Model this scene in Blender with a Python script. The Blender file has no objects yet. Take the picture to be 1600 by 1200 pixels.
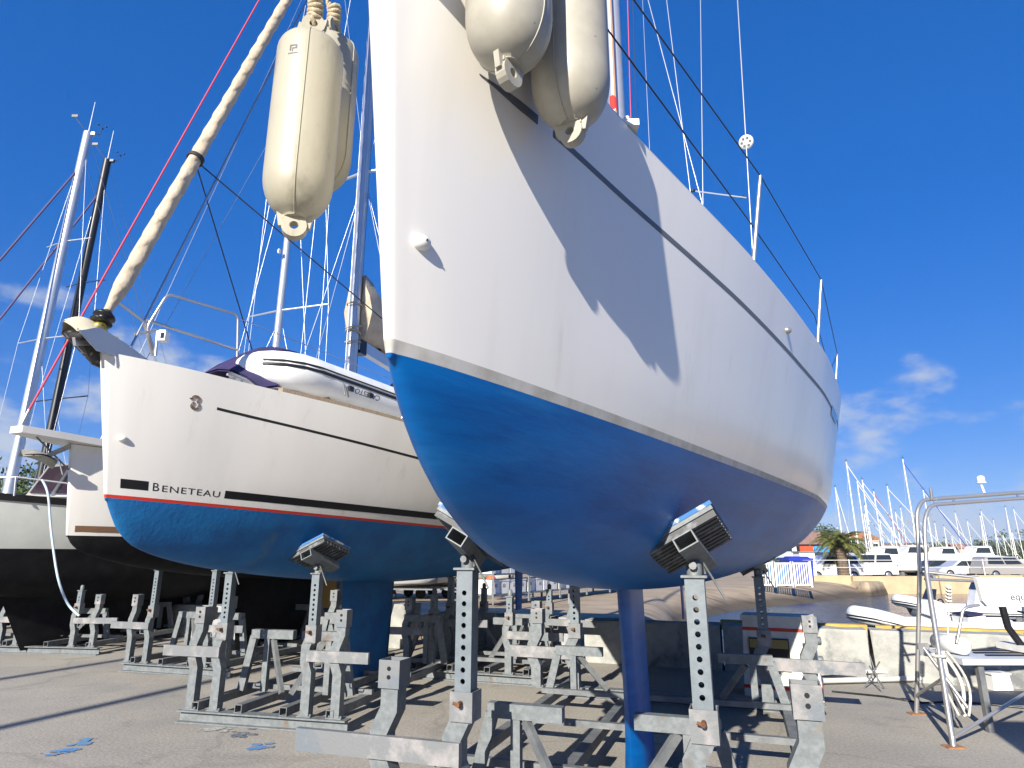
import bpy, math, random
from mathutils import Vector, Matrix
random.seed(7)
sc = bpy.context.scene
C = sc.collection
R = math.radians

# ------------------------------------------------------------------ camera
FPX, TH, CAMH = 1000.0, R(15), 1.5
cam = bpy.data.cameras.new('camera')
cam.sensor_width = 36.0
cam.lens = 36.0 * FPX / 1600.0
cam.clip_start = 0.05
cam.clip_end = 20000
cam_o = bpy.data.objects.new('camera', cam)
C.objects.link(cam_o)
cam_o.location = (0, 0, CAMH)
cam_o.rotation_euler = (R(90) + TH, 0, 0)
sc.camera = cam_o

# ------------------------------------------------------------------ sky and sun
SUN_AZ, SUN_EL = 22.0, 25.0          # bearing the light travels to, elevation
w = bpy.data.worlds.new('World')
sc.world = w
w.use_nodes = True
nt = w.node_tree
nt.nodes.clear()
out = nt.nodes.new('ShaderNodeOutputWorld')
bg = nt.nodes.new('ShaderNodeBackground')
sky = nt.nodes.new('ShaderNodeTexSky')
sky.sky_type = 'NISHITA'
sky.sun_disc = False
sky.sun_elevation = R(SUN_EL)
sky.sun_rotation = R(180 + SUN_AZ)
sky.ozone_density = 4.0
sky.dust_density = 0.0
sky.air_density = 0.75
hs = nt.nodes.new('ShaderNodeHueSaturation')
hs.inputs['Saturation'].default_value = 1.75
hs.inputs['Hue'].default_value = 0.520
gmn = nt.nodes.new('ShaderNodeGamma')
gmn.inputs[1].default_value = 0.42
hs.inputs['Value'].default_value = 1.5
nt.links.new(sky.outputs[0], gmn.inputs[0])
tn = nt.nodes.new('ShaderNodeMix')
tn.data_type = 'RGBA'
tn.blend_type = 'MULTIPLY'
tn.inputs[0].default_value = 1.0
tn.inputs[7].default_value = (0.84, 0.94, 1.08, 1)
nt.links.new(gmn.outputs[0], tn.inputs[6])
nt.links.new(tn.outputs[2], hs.inputs['Color'])
# a few low cumulus puffs and thin streaks, all round the horizon
tc = nt.nodes.new('ShaderNodeTexCoord')
sep = nt.nodes.new('ShaderNodeSeparateXYZ')
nt.links.new(tc.outputs['Generated'], sep.inputs[0])
mp = nt.nodes.new('ShaderNodeMapping')
mp.inputs['Scale'].default_value = (3.2, 3.2, 6.5)
mp.inputs['Location'].default_value = (8.8, 6.1, -0.9)
mp.inputs['Rotation'].default_value = (0, 0, R(15))
nt.links.new(tc.outputs['Generated'], mp.inputs[0])
nz = nt.nodes.new('ShaderNodeTexNoise')
nz.inputs['Scale'].default_value = 1.6
nz.inputs['Detail'].default_value = 7
nz.inputs['Roughness'].default_value = 0.55
nt.links.new(mp.outputs[0], nz.inputs['Vector'])
band = nt.nodes.new('ShaderNodeMapRange')       # clouds only low over the horizon
band.interpolation_type = 'SMOOTHSTEP'
for k, v in zip((1, 2, 3, 4), (0.12, 0.52, 0.10, -0.24)):
    band.inputs[k].default_value = v
nt.links.new(sep.outputs[2], band.inputs[0])
ad = nt.nodes.new('ShaderNodeMath')
nt.links.new(nz.outputs[0], ad.inputs[0])
nt.links.new(band.outputs[0], ad.inputs[1])
cr = nt.nodes.new('ShaderNodeMapRange')
cr.interpolation_type = 'SMOOTHSTEP'
for k, v in zip((1, 2, 3, 4), (0.555, 0.72, 0.0, 0.9)):
    cr.inputs[k].default_value = v
nt.links.new(ad.outputs[0], cr.inputs[0])
mx = nt.nodes.new('ShaderNodeMix')
mx.data_type = 'RGBA'
nt.links.new(cr.outputs[0], mx.inputs[0])
nt.links.new(hs.outputs[0], mx.inputs[6])
mx.inputs[7].default_value = (2.5, 2.75, 3.2, 1)
nt.links.new(mx.outputs[2], bg.inputs[0])
bg.inputs[1].default_value = 0.12
nt.links.new(bg.outputs[0], out.inputs[0])

sun = bpy.data.lights.new('sun', 'SUN')
sun.energy = 5.0
sun.angle = R(0.5)
sun.color = (1.0, 0.93, 0.82)
sun_o = bpy.data.objects.new('sun', sun)
C.objects.link(sun_o)
LDIR = Vector((math.sin(R(SUN_AZ)) * math.cos(R(SUN_EL)), math.cos(R(SUN_AZ)) * math.cos(R(SUN_EL)), -math.sin(R(SUN_EL))))
sun_o.rotation_euler = LDIR.to_track_quat('-Z', 'Y').to_euler()
sun_o.location = (-10, -20, 20)

sc.view_settings.view_transform = 'Standard'
sc.view_settings.look = 'None'
sc.view_settings.exposure = 0.95
sc.view_settings.gamma = 1.0

# ------------------------------------------------------------------ authoring helpers
def W(px, py, Y):
    """world point at world depth Y seen at photograph pixel (px, py)"""
    x = (px - 800) / FPX
    u = (600 - py) / FPX
    k = Y / (math.cos(TH) - u * math.sin(TH))
    return Vector((x * k, Y, CAMH + (math.sin(TH) + u * math.cos(TH)) * k))

def G(px, py, z=0.0):
    x = (px - 800) / FPX
    u = (600 - py) / FPX
    d = (z - CAMH) / (math.sin(TH) + u * math.cos(TH))
    return Vector((x * d, (math.cos(TH) - u * math.sin(TH)) * d, z))

MATS = {}
def mat(name, col, rough=0.6, metal=0.0, col2=None, scale=6.0, lo=0.42, hi=0.62, bump=0.0, bscale=None,
        coat=0.0, col3=None, scale3=1.5, lo3=0.55, hi3=0.7, stretch=None, spec=None, detail=6):
    if name in MATS:
        return MATS[name]
    m = bpy.data.materials.new(name)
    m.use_nodes = True
    t = m.node_tree
    b = t.nodes['Principled BSDF']
    b.inputs['Base Color'].default_value = (*col, 1)
    b.inputs['Roughness'].default_value = rough
    b.inputs['Metallic'].default_value = metal
    if coat:
        b.inputs['Coat Weight'].default_value = coat
        b.inputs['Coat Roughness'].default_value = 0.12
    if spec is not None:
        b.inputs['Specular IOR Level'].default_value = spec
    co = t.nodes.new('ShaderNodeTexCoord')
    vec = co.outputs['Object']
    if stretch:
        mpn = t.nodes.new('ShaderNodeMapping')
        mpn.inputs['Scale'].default_value = stretch
        t.links.new(vec, mpn.inputs[0])
        vec = mpn.outputs[0]
    def noise(s):
        n = t.nodes.new('ShaderNodeTexNoise')
        n.inputs['Scale'].default_value = s
        n.inputs['Detail'].default_value = detail
        n.inputs['Roughness'].default_value = 0.62
        t.links.new(vec, n.inputs['Vector'])
        return n
    last = None
    def layer(c, s, a, bb, last):
        n = noise(s)
        mr = t.nodes.new('ShaderNodeMapRange')
        mr.inputs[1].default_value = a
        mr.inputs[2].default_value = bb
        t.links.new(n.outputs[0], mr.inputs[0])
        x = t.nodes.new('ShaderNodeMix')
        x.data_type = 'RGBA'
        t.links.new(mr.outputs[0], x.inputs[0])
        if last is None:
            x.inputs[6].default_value = (*col, 1)
        else:
            t.links.new(last, x.inputs[6])
        x.inputs[7].default_value = (*c, 1)
        return x.outputs[2]
    if col2:
        last = layer(col2, scale, lo, hi, last)
    if col3:
        last = layer(col3, scale3, lo3, hi3, last)
    if last is not None:
        t.links.new(last, b.inputs['Base Color'])
    if bump:
        n = noise(bscale or scale * 4)
        bp = t.nodes.new('ShaderNodeBump')
        bp.inputs['Strength'].default_value = bump
        bp.inputs['Distance'].default_value = 0.02
        t.links.new(n.outputs[0], bp.inputs['Height'])
        t.links.new(bp.outputs[0], b.inputs['Normal'])
    MATS[name] = m
    return m

def thing(name, label, cat, loc=(0, 0, 0), rz=0.0, group=None):
    o = bpy.data.objects.new(name, None)
    C.objects.link(o)
    o.empty_display_size = 0.2
    o.location = loc
    o.rotation_euler = (0, 0, rz)
    o['label'] = label
    o['category'] = cat
    if group:
        o['group'] = group
    return o

def tag(o, label, cat, group=None):
    o['label'] = label
    o['category'] = cat
    if group:
        o['group'] = group
    return o

def rootloc(o):
    v = Vector((0, 0, 0))
    while o is not None:
        v += Vector(o.location)
        o = o.parent
    return v

def clone(o, parent=None):
    c = o.copy()
    C.objects.link(c)
    c.parent = parent
    for ch in list(o.children):
        clone(ch, c)
    return c

class MB:
    def __init__(self):
        self.v = []
        self.f = []
        self.sm = []
    def add(self, verts, faces, smooth=False):
        n = len(self.v)
        self.v += [Vector(p) for p in verts]
        self.f += [tuple(i + n for i in fc) for fc in faces]
        self.sm += [smooth] * len(faces)
        return self
    def box(self, c, s, m=None, taper=1.0):
        c = Vector(c)
        hx, hy, hz = s[0] / 2, s[1] / 2, s[2] / 2
        vs = []
        for z, k in ((-hz, 1.0), (hz, taper)):
            for x, y in ((-hx, -hy), (hx, -hy), (hx, hy), (-hx, hy)):
                p = Vector((x * k, y * k, z))
                if m is not None:
                    p = m @ p
                vs.append(c + p)
        return self.add(vs, [(3, 2, 1, 0), (4, 5, 6, 7), (0, 1, 5, 4), (1, 2, 6, 5), (2, 3, 7, 6), (3, 0, 4, 7)])
    def beam(self, a, b, wd, ht, up=(0, 0, 1), hollow=0.0):
        """rectangular tube from a to b"""
        a, b = Vector(a), Vector(b)
        d = (b - a).normalized()
        upv = Vector(up)
        sx = d.cross(upv)
        if sx.length < 1e-4:
            sx = d.cross(Vector((1, 0, 0)))
        sx.normalize()
        uz = sx.cross(d)
        def ring(p, q):
            return [p + sx * x * (wd / 2 - q) + uz * z * (ht / 2 - q) for x, z in ((-1, -1), (1, -1), (1, 1), (-1, 1))]
        if not hollow:
            return self.add(ring(a, 0) + ring(b, 0), [(0, 1, 2, 3), (7, 6, 5, 4)] + [((i + 1) % 4, i, 4 + i, 4 + (i + 1) % 4) for i in range(4)])
        vs = ring(a, 0) + ring(b, 0) + ring(a, hollow) + ring(b, hollow)
        fs = []
        for i in range(4):
            j = (i + 1) % 4
            fs += [(j, i, 4 + i, 4 + j), (8 + i, 8 + j, 12 + j, 12 + i), (i, j, 8 + j, 8 + i), (4 + j, 4 + i, 12 + i, 12 + j)]
        return self.add(vs, fs)
    def path(self, pts, wd, ht, side=(0, 1, 0)):
        """rectangular section swept along a bent path lying in the plane with normal `side`"""
        pts = [Vector(p) for p in pts]
        sd = Vector(side).normalized()
        vs = []
        for i, p in enumerate(pts):
            d0 = (pts[i] - pts[i - 1]).normalized() if i else None
            d1 = (pts[i + 1] - pts[i]).normalized() if i < len(pts) - 1 else None
            d = (d0 + d1).normalized() if d0 and d1 else (d0 or d1)
            nn = d.cross(sd).normalized()
            k = 1.0 / max(0.5, d.dot(d1 or d0))
            for x, z in ((-1, -1), (1, -1), (1, 1), (-1, 1)):
                vs.append(p + nn * x * wd / 2 * k + sd * z * ht / 2)
        n = len(pts)
        fs = [(3, 2, 1, 0), tuple(4 * (n - 1) + q for q in range(4))]
        for i in range(n - 1):
            for q in range(4):
                r = (q + 1) % 4
                fs.append((4 * i + q, 4 * i + r, 4 * i + 4 + r, 4 * i + 4 + q))
        return self.add(vs, fs)
    def pipe(self, pts, r, n=8, r2=None, cap=True):
        pts = [Vector(p) for p in pts]
        m = len(pts)
        vs = []
        ref = None
        for i, p in enumerate(pts):
            d = (pts[min(i + 1, m - 1)] - pts[max(i - 1, 0)]).normalized()
            if ref is None:
                ref = d.orthogonal().normalized()
            ref = (ref - d * ref.dot(d))
            if ref.length < 1e-6:
                ref = d.orthogonal()
            ref.normalize()
            bn = d.cross(ref)
            rr = r if r2 is None else r + (r2 - r) * i / (m - 1)
            for k in range(n):
                a = 2 * math.pi * k / n
                vs.append(p + (ref * math.cos(a) + bn * math.sin(a)) * rr)
        fs = [(i * n + k, i * n + (k + 1) % n, (i + 1) * n + (k + 1) % n, (i + 1) * n + k) for i in range(m - 1) for k in range(n)]
        self.add(vs, fs, True)
        if cap:
            self.add(vs[:n], [tuple(range(n))[::-1]])
            self.add(vs[-n:], [tuple(range(n))])
        return self
    def lathe(self, prof, c=(0, 0, 0), n=24, m=None, sx=1.0, sy=1.0, smooth=True):
        """prof: (r, z) list about the z axis"""
        c = Vector(c)
        vs = []
        for r, z in prof:
            for k in range(n):
                a = 2 * math.pi * k / n
                p = Vector((math.cos(a) * r * sx, math.sin(a) * r * sy, z))
                if m is not None:
                    p = m @ p
                vs.append(c + p)
        fs = [(i * n + k, i * n + (k + 1) % n, (i + 1) * n + (k + 1) % n, (i + 1) * n + k) for i in range(len(prof) - 1) for k in range(n)]
        self.add(vs, fs, smooth)
        self.add(vs[:n], [tuple(range(n))[::-1]], smooth)
        self.add(vs[-n:], [tuple(range(n))], smooth)
        return self
    def grid(self, rows, smooth=True, flip=False):
        n = len(rows[0])
        vs = [p for r in rows for p in r]
        fs = []
        for i in range(len(rows) - 1):
            for k in range(n - 1):
                q = (i * n + k, i * n + k + 1, (i + 1) * n + k + 1, (i + 1) * n + k)
                fs.append(q[::-1] if flip else q)
        return self.add(vs, fs, smooth)
    def slab(self, pts, th):
        """polygon extruded by vector th"""
        th = Vector(th)
        n = len(pts)
        a = [Vector(p) for p in pts]
        b = [p + th for p in a]
        fs = [tuple(range(n))[::-1], tuple(range(n, 2 * n))] + [(i, (i + 1) % n, n + (i + 1) % n, n + i) for i in range(n)]
        return self.add(a + b, fs)
    def build(self, name, m, parent=None, local=False, kind=None):
        off = Vector((0, 0, 0)) if (local or parent is None) else rootloc(parent)
        me = bpy.data.meshes.new(name)
        me.from_pydata([tuple(p - off) for p in self.v], [], self.f)
        for p, s in zip(me.polygons, self.sm):
            p.use_smooth = s
        me.materials.append(m)
        me.update()
        o = bpy.data.objects.new(name, me)
        C.objects.link(o)
        o.parent = parent
        if kind:
            o['kind'] = kind
        return o

def arc(p0, p1, p2, n=6):
    p0, p1, p2 = Vector(p0), Vector(p1), Vector(p2)
    return [(p0 * (1 - t) ** 2 + p1 * 2 * t * (1 - t) + p2 * t * t) for t in [i / n for i in range(n + 1)]]

def rounded(pts, r=0.06, n=5):
    pts = [Vector(p) for p in pts]
    o = [pts[0]]
    for i in range(1, len(pts) - 1):
        a = (pts[i - 1] - pts[i])
        b = (pts[i + 1] - pts[i])
        k = min(r, a.length * .45, b.length * .45)
        o += arc(pts[i] + a.normalized() * k, pts[i], pts[i] + b.normalized() * k, n)
    return o + [pts[-1]]

def text_mesh(txt, size, fn, name, m, parent, spacing=1.0, shear=0.0):
    """flat lettering: every outline point (x, y) goes through fn(x, y) onto a surface"""
    cu = bpy.data.curves.new(name, 'FONT')
    cu.body = txt
    cu.size = size
    cu.space_character = spacing
    cu.shear = shear
    cu.resolution_u = 3
    to = bpy.data.objects.new('tmp_text', cu)
    C.objects.link(to)
    bpy.context.view_layer.update()
    ev = to.evaluated_get(bpy.context.evaluated_depsgraph_get())
    me0 = ev.to_mesh()
    vs = [(v.co.x, v.co.y) for v in me0.vertices]
    fs = [tuple(p.vertices) for p in me0.polygons]
    width = max(x for x, y in vs)
    ev.to_mesh_clear()
    bpy.data.objects.remove(to)
    b = MB()
    b.add([fn(x, y) for x, y in vs], fs)
    return b.build(name, m, parent), width

# ------------------------------------------------------------------ materials
M_white = mat('white gelcoat', (.78, .752, .695), .30, 0, (.67, .645, .58), 2.2, .52, .85, coat=.35, col3=(.56, .53, .45), scale3=7, lo3=.64, hi3=.9, stretch=(1, 1, .10), bump=.05, bscale=1.2)
M_white2 = mat('aged white gelcoat', (.70, .68, .63), .38, 0, (.62, .60, .55), 2.0, .45, .8, coat=.2, stretch=(1, 1, .12), col3=(.48, .45, .38), scale3=8, lo3=.62, hi3=.88, bump=.05, bscale=1.2)
M_cream = mat('cream hull paint', (.58, .60, .54), .5, 0, (.50, .52, .47), 2.5, .4, .7)
M_blue = mat('blue antifouling', (.0, .120, .40), .42, 0, (.0, .082, .30), 5, .40, .66, bump=.09, bscale=30, col3=(.01, .16, .45), scale3=2.2, lo3=.56, hi3=.74, spec=.24, stretch=(.35, .35, 2.2))
M_blue2 = mat('worn blue antifouling', (.0, .125, .34), .62, 0, (.0, .09, .27), 3.0, .4, .6, bump=.25, bscale=25, col3=(.06, .13, .2), scale3=2.2, lo3=.64, hi3=.76)
M_black = mat('black antifouling', (.006, .006, .007), .8, 0, (.014, .014, .015), 5, .45, .7, bump=.2, spec=.2)
M_boot = mat('dirty boot stripe', (.52, .51, .47), .6, 0, (.40, .38, .33), 9, .4, .65)
M_red = mat('red stripe', (.55, .035, .015), .4)
M_blk = mat('black vinyl', (.008, .008, .009), .35)
M_rubber = mat('black rubber', (.015, .015, .016), .75)
M_brown = mat('brown stripe', (.17, .09, .05), .5)
M_grey_stripe = mat('grey stripe groove', (.11, .12, .135), .5)
M_galv = mat('galvanised steel', (.125, .142, .150), .6, .12, (.18, .198, .206), 22, .4, .65, bump=.1, bscale=60, col3=(.13, .085, .055), scale3=5, lo3=.62, hi3=.74)
M_galv2 = mat('painted scuffed steel', (.155, .165, .172), .6, .1, (.28, .265, .265), 5, .48, .64, bump=.12, bscale=50, col3=(.13, .15, .17), scale3=3.2, lo3=.56, hi3=.63)
M_dsteel = mat('dull grey steel', (.13, .14, .15), .6, .3, (.20, .21, .21), 9, .4, .65, bump=.1, bscale=50)
M_pin = mat('rusty pin', (.20, .085, .035), .8, .2, (.11, .045, .02), 30)
M_stain = mat('stainless tube', (.50, .49, .47), .34, .75)
M_alu = mat('mast aluminium', (.60, .62, .64), .38, .7, (.52, .54, .56), 3, .4, .7)
M_darkmast = mat('black mast', (.018, .018, .02), .4)
M_wire = mat('rigging wire', (.45, .47, .50), .35, .8)
M_wired = mat('dark line', (.02, .02, .028), .7)
M_pink = mat('red rope', (.55, .06, .09), .7)
M_fender = mat('cream fender vinyl', (.36, .335, .255), .42, 0, (.31, .285, .205), 5, .45, .7, col3=(.13, .115, .085), scale3=7, lo3=.55, hi3=.80, bump=.08, bscale=26, stretch=(1, 1, .45))
M_fender2 = mat('grey speckled fender vinyl', (.37, .35, .29), .45, 0, (.29, .27, .22), 6, .4, .7, col3=(.12, .11, .09), scale3=32, lo3=.66, hi3=.74)
M_rope = mat('tan rope', (.50, .42, .28), .9, 0, (.38, .31, .2), 60, .4, .6, bump=.5, bscale=120)
M_wrope = mat('white rope', (.66, .64, .58), .9, 0, (.48, .46, .4), 60, .4, .6, bump=.5, bscale=120)
M_sail = mat('beige sail cover', (.50, .42, .31), .85, 0, (.40, .33, .24), 7, .4, .65, bump=.5, bscale=18)
M_teak = mat('weathered teak', (.28, .22, .15), .8, 0, (.20, .15, .10), 12, .4, .65, stretch=(1, 8, 1))
M_purple = mat('purple canvas', (.05, .03, .14), .85)
M_navy = mat('navy canvas', (.012, .014, .05), .85)
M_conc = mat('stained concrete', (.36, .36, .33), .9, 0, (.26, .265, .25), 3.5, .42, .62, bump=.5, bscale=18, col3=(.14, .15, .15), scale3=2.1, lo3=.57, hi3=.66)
M_conc_shade = mat('shade-darkened weathered concrete', (.30, .31, .32), .9, 0, (.20, .21, .23), 4, .42, .62, bump=.5, bscale=18, col3=(.42, .42, .40), scale3=3, lo3=.58, hi3=.66)  # darker, bluer block concrete: the shade on those blocks is put into the colour
M_tan = mat('tan stone kerb', (.50, .38, .23), .9, 0, (.42, .31, .19), 1.2, .4, .65, bump=.3)
M_tanwall = mat('ochre render', (.58, .42, .18), .9, 0, (.50, .36, .16), 1.5)
M_plastic = mat('white plastic', (.74, .74, .72), .45, 0, (.66, .66, .63), 4, .45, .75)
M_hyp = mat('white hypalon', (.70, .71, .70), .55, 0, (.60, .61, .60), 5, .45, .75)
M_hypg = mat('grey hypalon', (.48, .51, .55), .55, 0, (.42, .45, .49), 5, .45, .75)
M_glass = mat('dark glass', (.02, .025, .03), .08, 0, spec=.8)
M_tint = mat('purple tinted glass', (.06, .035, .055), .12, 0, spec=.8)
M_tyre = mat('tyre', (.015, .015, .015), .85)
M_chrome = mat('wheel rim', (.45, .46, .47), .35, .8)
M_yellow = mat('yellow timber', (.55, .36, .08), .8, 0, (.42, .26, .06), 6)
M_rust = mat('rusty steel', (.22, .10, .05), .85, 0, (.30, .16, .08), 12)
M_outb = mat('outboard cowl', (.10, .12, .16), .25, 0, coat=.5)

# ================================================================== GROUND, WATER, HILLS
WATER_Z = -0.9
WA = Vector((4.35, 8.95))                     # a point on the line of concrete blocks
WD = Vector((math.cos(R(-22)), math.sin(R(-22))))
WN = Vector((-WD.y, WD.x))
def ss(t):
    t = max(0.0, min(1.0, t))
    return t * t * (3 - 2 * t)
SHORE = [(2.6, 10.6), (6.2, 25.0), (10.0, 30.5), (16.0, 35.6), (24.5, 43.6), (36, 45.0), (120, 47.0)]
def shore_y(x):
    if x <= SHORE[0][0]:
        return -1e3
    for (x0, y0), (x1, y1) in zip(SHORE, SHORE[1:]):
        if x <= x1:
            return y0 + (y1 - y0) * (x - x0) / (x1 - x0)
    return 47.0
def ground_z(x, y):
    side = (Vector((x, y)) - WA).dot(WN)         # >0 beyond the blocks
    z = 0.0
    if side > .2:
        z = -0.10 * ss(side / 12)
    if y > 44:
        z = -0.25
    if x > 2.6 and side > 0.45:
        dd = shore_y(x) - y                       # >0: on the water side
        soft = 10.0 if x < 22 else 0.6
        quay = ss((side - .45) / .5)
        z = z * (1 - 0) - 1.9 * ss((dd + soft * .45) / soft) * quay
    if 74 < y < 175 and x > -60:
        z = -0.25 - 2.0 * ss((y - 74) / 1.0) * ss((175 - y) / 1.0)
    return z
def lines(lst):
    o = []
    for a, b, n in lst:
        o += [a + (b - a) * i / n for i in range(n)]
    return o + [lst[-1][1]]
xs = lines([(-9000, -400, 5), (-400, -60, 6), (-60, -14, 12), (-14, 2, 16), (2, 28, 130), (28, 60, 16), (60, 400, 8), (400, 9000, 5)])
ys = lines([(-400, -20, 4), (-20, 4, 6), (4, 8, 8), (8, 14, 20), (14, 43, 130), (43, 48, 14), (48, 73, 8), (73, 76, 6), (76, 174, 8), (174, 176, 4), (176, 600, 5), (600, 12000, 6)])
for nm, sel, m in (('ground', lambda s: s <= 0.25, None), ('slipway', lambda s: s > 0.25, None)):
    if nm == 'ground':
        m = mat('yard concrete', (.335, .312, .268), .92, 0, (.272, .255, .222), .55, .40, .62, bump=.30, bscale=30, col3=(.22, .22, .212), scale3=.33, lo3=.54, hi3=.68, detail=9)
        # fine aggregate speckle on top
        t = m.node_tree
        b = t.nodes['Principled BSDF']
        src = b.inputs['Base Color'].links[0].from_socket
        nn = t.nodes.new('ShaderNodeTexNoise'); nn.inputs['Scale'].default_value = 46; nn.inputs['Detail'].default_value = 5
        co = [n for n in t.nodes if n.type == 'TEX_COORD'][0]
        t.links.new(co.outputs['Object'], nn.inputs['Vector'])
        mr = t.nodes.new('ShaderNodeMapRange'); mr.inputs[1].default_value = .32; mr.inputs[2].default_value = .68; mr.inputs[3].default_value = .80; mr.inputs[4].default_value = 1.18
        t.links.new(nn.outputs[0], mr.inputs[0])
        mu = t.nodes.new('ShaderNodeMix'); mu.data_type = 'RGBA'; mu.blend_type = 'MULTIPLY'; mu.inputs[0].default_value = 1
        t.links.new(src, mu.inputs[6]); t.links.new(mr.outputs[0], mu.inputs[7])
        vo = t.nodes.new('ShaderNodeTexVoronoi'); vo.feature = 'DISTANCE_TO_EDGE'; vo.inputs['Scale'].default_value = .27
        wn = t.nodes.new('ShaderNodeTexNoise'); wn.inputs['Scale'].default_value = 1.3; wn.inputs['Detail'].default_value = 8
        t.links.new(co.outputs['Object'], wn.inputs['Vector'])
        va = t.nodes.new('ShaderNodeVectorMath'); va.operation = 'MULTIPLY_ADD'; va.inputs[1].default_value = (.9, .9, 0)
        t.links.new(wn.outputs['Color'], va.inputs[0]); t.links.new(co.outputs['Object'], va.inputs[2]); t.links.new(va.outputs[0], vo.inputs['Vector'])
        cm = t.nodes.new('ShaderNodeMapRange'); cm.inputs[1].default_value = .002; cm.inputs[2].default_value = .011; cm.inputs[3].default_value = .86; cm.inputs[4].default_value = 1.0
        t.links.new(vo.outputs['Distance'], cm.inputs[0])
        mu2 = t.nodes.new('ShaderNodeMix'); mu2.data_type = 'RGBA'; mu2.blend_type = 'MULTIPLY'; mu2.inputs[0].default_value = 1
        t.links.new(mu.outputs[2], mu2.inputs[6]); t.links.new(cm.outputs[0], mu2.inputs[7])
        st_n = t.nodes.new('ShaderNodeTexNoise'); st_n.inputs['Scale'].default_value = 1.9; st_n.inputs['Detail'].default_value = 7; st_n.inputs['Roughness'].default_value = .7
        t.links.new(co.outputs['Object'], st_n.inputs['Vector'])
        sm2 = t.nodes.new('ShaderNodeMapRange'); sm2.inputs[1].default_value = .58; sm2.inputs[2].default_value = .74; sm2.inputs[3].default_value = 1.0; sm2.inputs[4].default_value = .62
        t.links.new(st_n.outputs[0], sm2.inputs[0])
        mu3 = t.nodes.new('ShaderNodeMix'); mu3.data_type = 'RGBA'; mu3.blend_type = 'MULTIPLY'; mu3.inputs[0].default_value = 1
        t.links.new(mu2.outputs[2], mu3.inputs[6]); t.links.new(sm2.outputs[0], mu3.inputs[7])
        t.links.new(mu3.outputs[2], b.inputs['Base Color'])
    else:
        m = mat('tan slipway concrete', (.38, .30, .205), .92, 0, (.30, .235, .16), .5, .4, .62, bump=.5, bscale=6, col3=(.17, .125, .085), scale3=.9, lo3=.54, hi3=.66, stretch=(.5, 1.6, 1))
    if nm == 'slipway':
        # weed and wet stain along the tide line
        t = m.node_tree
        b = t.nodes['Principled BSDF']
        src = b.inputs['Base Color'].links[0].from_socket
        co = [n for n in t.nodes if n.type == 'TEX_COORD'][0]
        sx_ = t.nodes.new('ShaderNodeSeparateXYZ'); t.links.new(co.outputs['Object'], sx_.inputs[0])
        nn = t.nodes.new('ShaderNodeTexNoise'); nn.inputs['Scale'].default_value = .8; nn.inputs['Detail'].default_value = 6
        t.links.new(co.outputs['Object'], nn.inputs['Vector'])
        ma = t.nodes.new('ShaderNodeMath'); ma.operation = 'MULTIPLY_ADD'; ma.inputs[1].default_value = .35
        t.links.new(nn.outputs[0], ma.inputs[0]); t.links.new(sx_.outputs[2], ma.inputs[2])
        mr = t.nodes.new('ShaderNodeMapRange'); mr.inputs[1].default_value = -.52; mr.inputs[2].default_value = -.18; mr.inputs[3].default_value = .22; mr.inputs[4].default_value = 1.0
        t.links.new(ma.outputs[0], mr.inputs[0])
        mu = t.nodes.new('ShaderNodeMix'); mu.data_type = 'RGBA'; mu.blend_type = 'MULTIPLY'; mu.inputs[0].default_value = 1
        t.links.new(src, mu.inputs[6]); t.links.new(mr.outputs[0], mu.inputs[7])
        t.links.new(mu.outputs[2], b.inputs['Base Color'])
    g = MB()
    idx = {}
    for j, y in enumerate(ys):
        for i, x in enumerate(xs):
            idx[i, j] = len(g.v)
            g.v.append(Vector((x, y, ground_z(x, y))))
    for j in range(len(ys) - 1):
        for i in range(len(xs) - 1):
            cx, cy = (xs[i] + xs[i + 1]) / 2, (ys[j] + ys[j + 1]) / 2
            if sel((Vector((cx, cy)) - WA).dot(WN)):
                g.f.append((idx[i, j], idx[i + 1, j], idx[i + 1, j + 1], idx[i, j + 1]))
                g.sm.append(nm == 'slipway')
    used = sorted({i for f in g.f for i in f})
    mp_ = {o: n for n, o in enumerate(used)}
    g.v = [g.v[i] for i in used]
    g.f = [tuple(mp_[i] for i in f) for f in g.f]
    g.build(nm, m, kind='structure')

mw = mat('harbour water', (.02, .045, .075), .06, 0, bump=.9, bscale=1.6, spec=.6)
mw.node_tree.nodes['Bump'].inputs['Distance'].default_value = 0.12
MB().add([(-60, 7, WATER_Z), (9000, -3000, WATER_Z), (9000, 9000, WATER_Z), (-60, 9000, WATER_Z)], [(0, 1, 2, 3)]).build('water', mw, kind='structure')

# hills far behind the marina
hm = mat('wooded far hills', (.035, .06, .045), .95, 0, (.05, .075, .05), .003)
hb = MB()
rows = []
for j in range(9):
    t = j / 8
    row = []
    for i in range(90):
        x = -900 + i * 70
        ridge = 52 + 34 * math.sin(i * .23 + 1.0) + 20 * math.sin(i * .57) + 8 * math.sin(i * 1.3)
        if i < 22: ridge *= .4 + .6 * i / 22
        row.append((x + 40 * t, 2600 + 900 * t, -4 + 1.55 * max(10, ridge) * math.sin(t * math.pi * .5)))
    rows.append(row)
hb.grid(rows)
hb.build('hills', hm, kind='structure')

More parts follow.
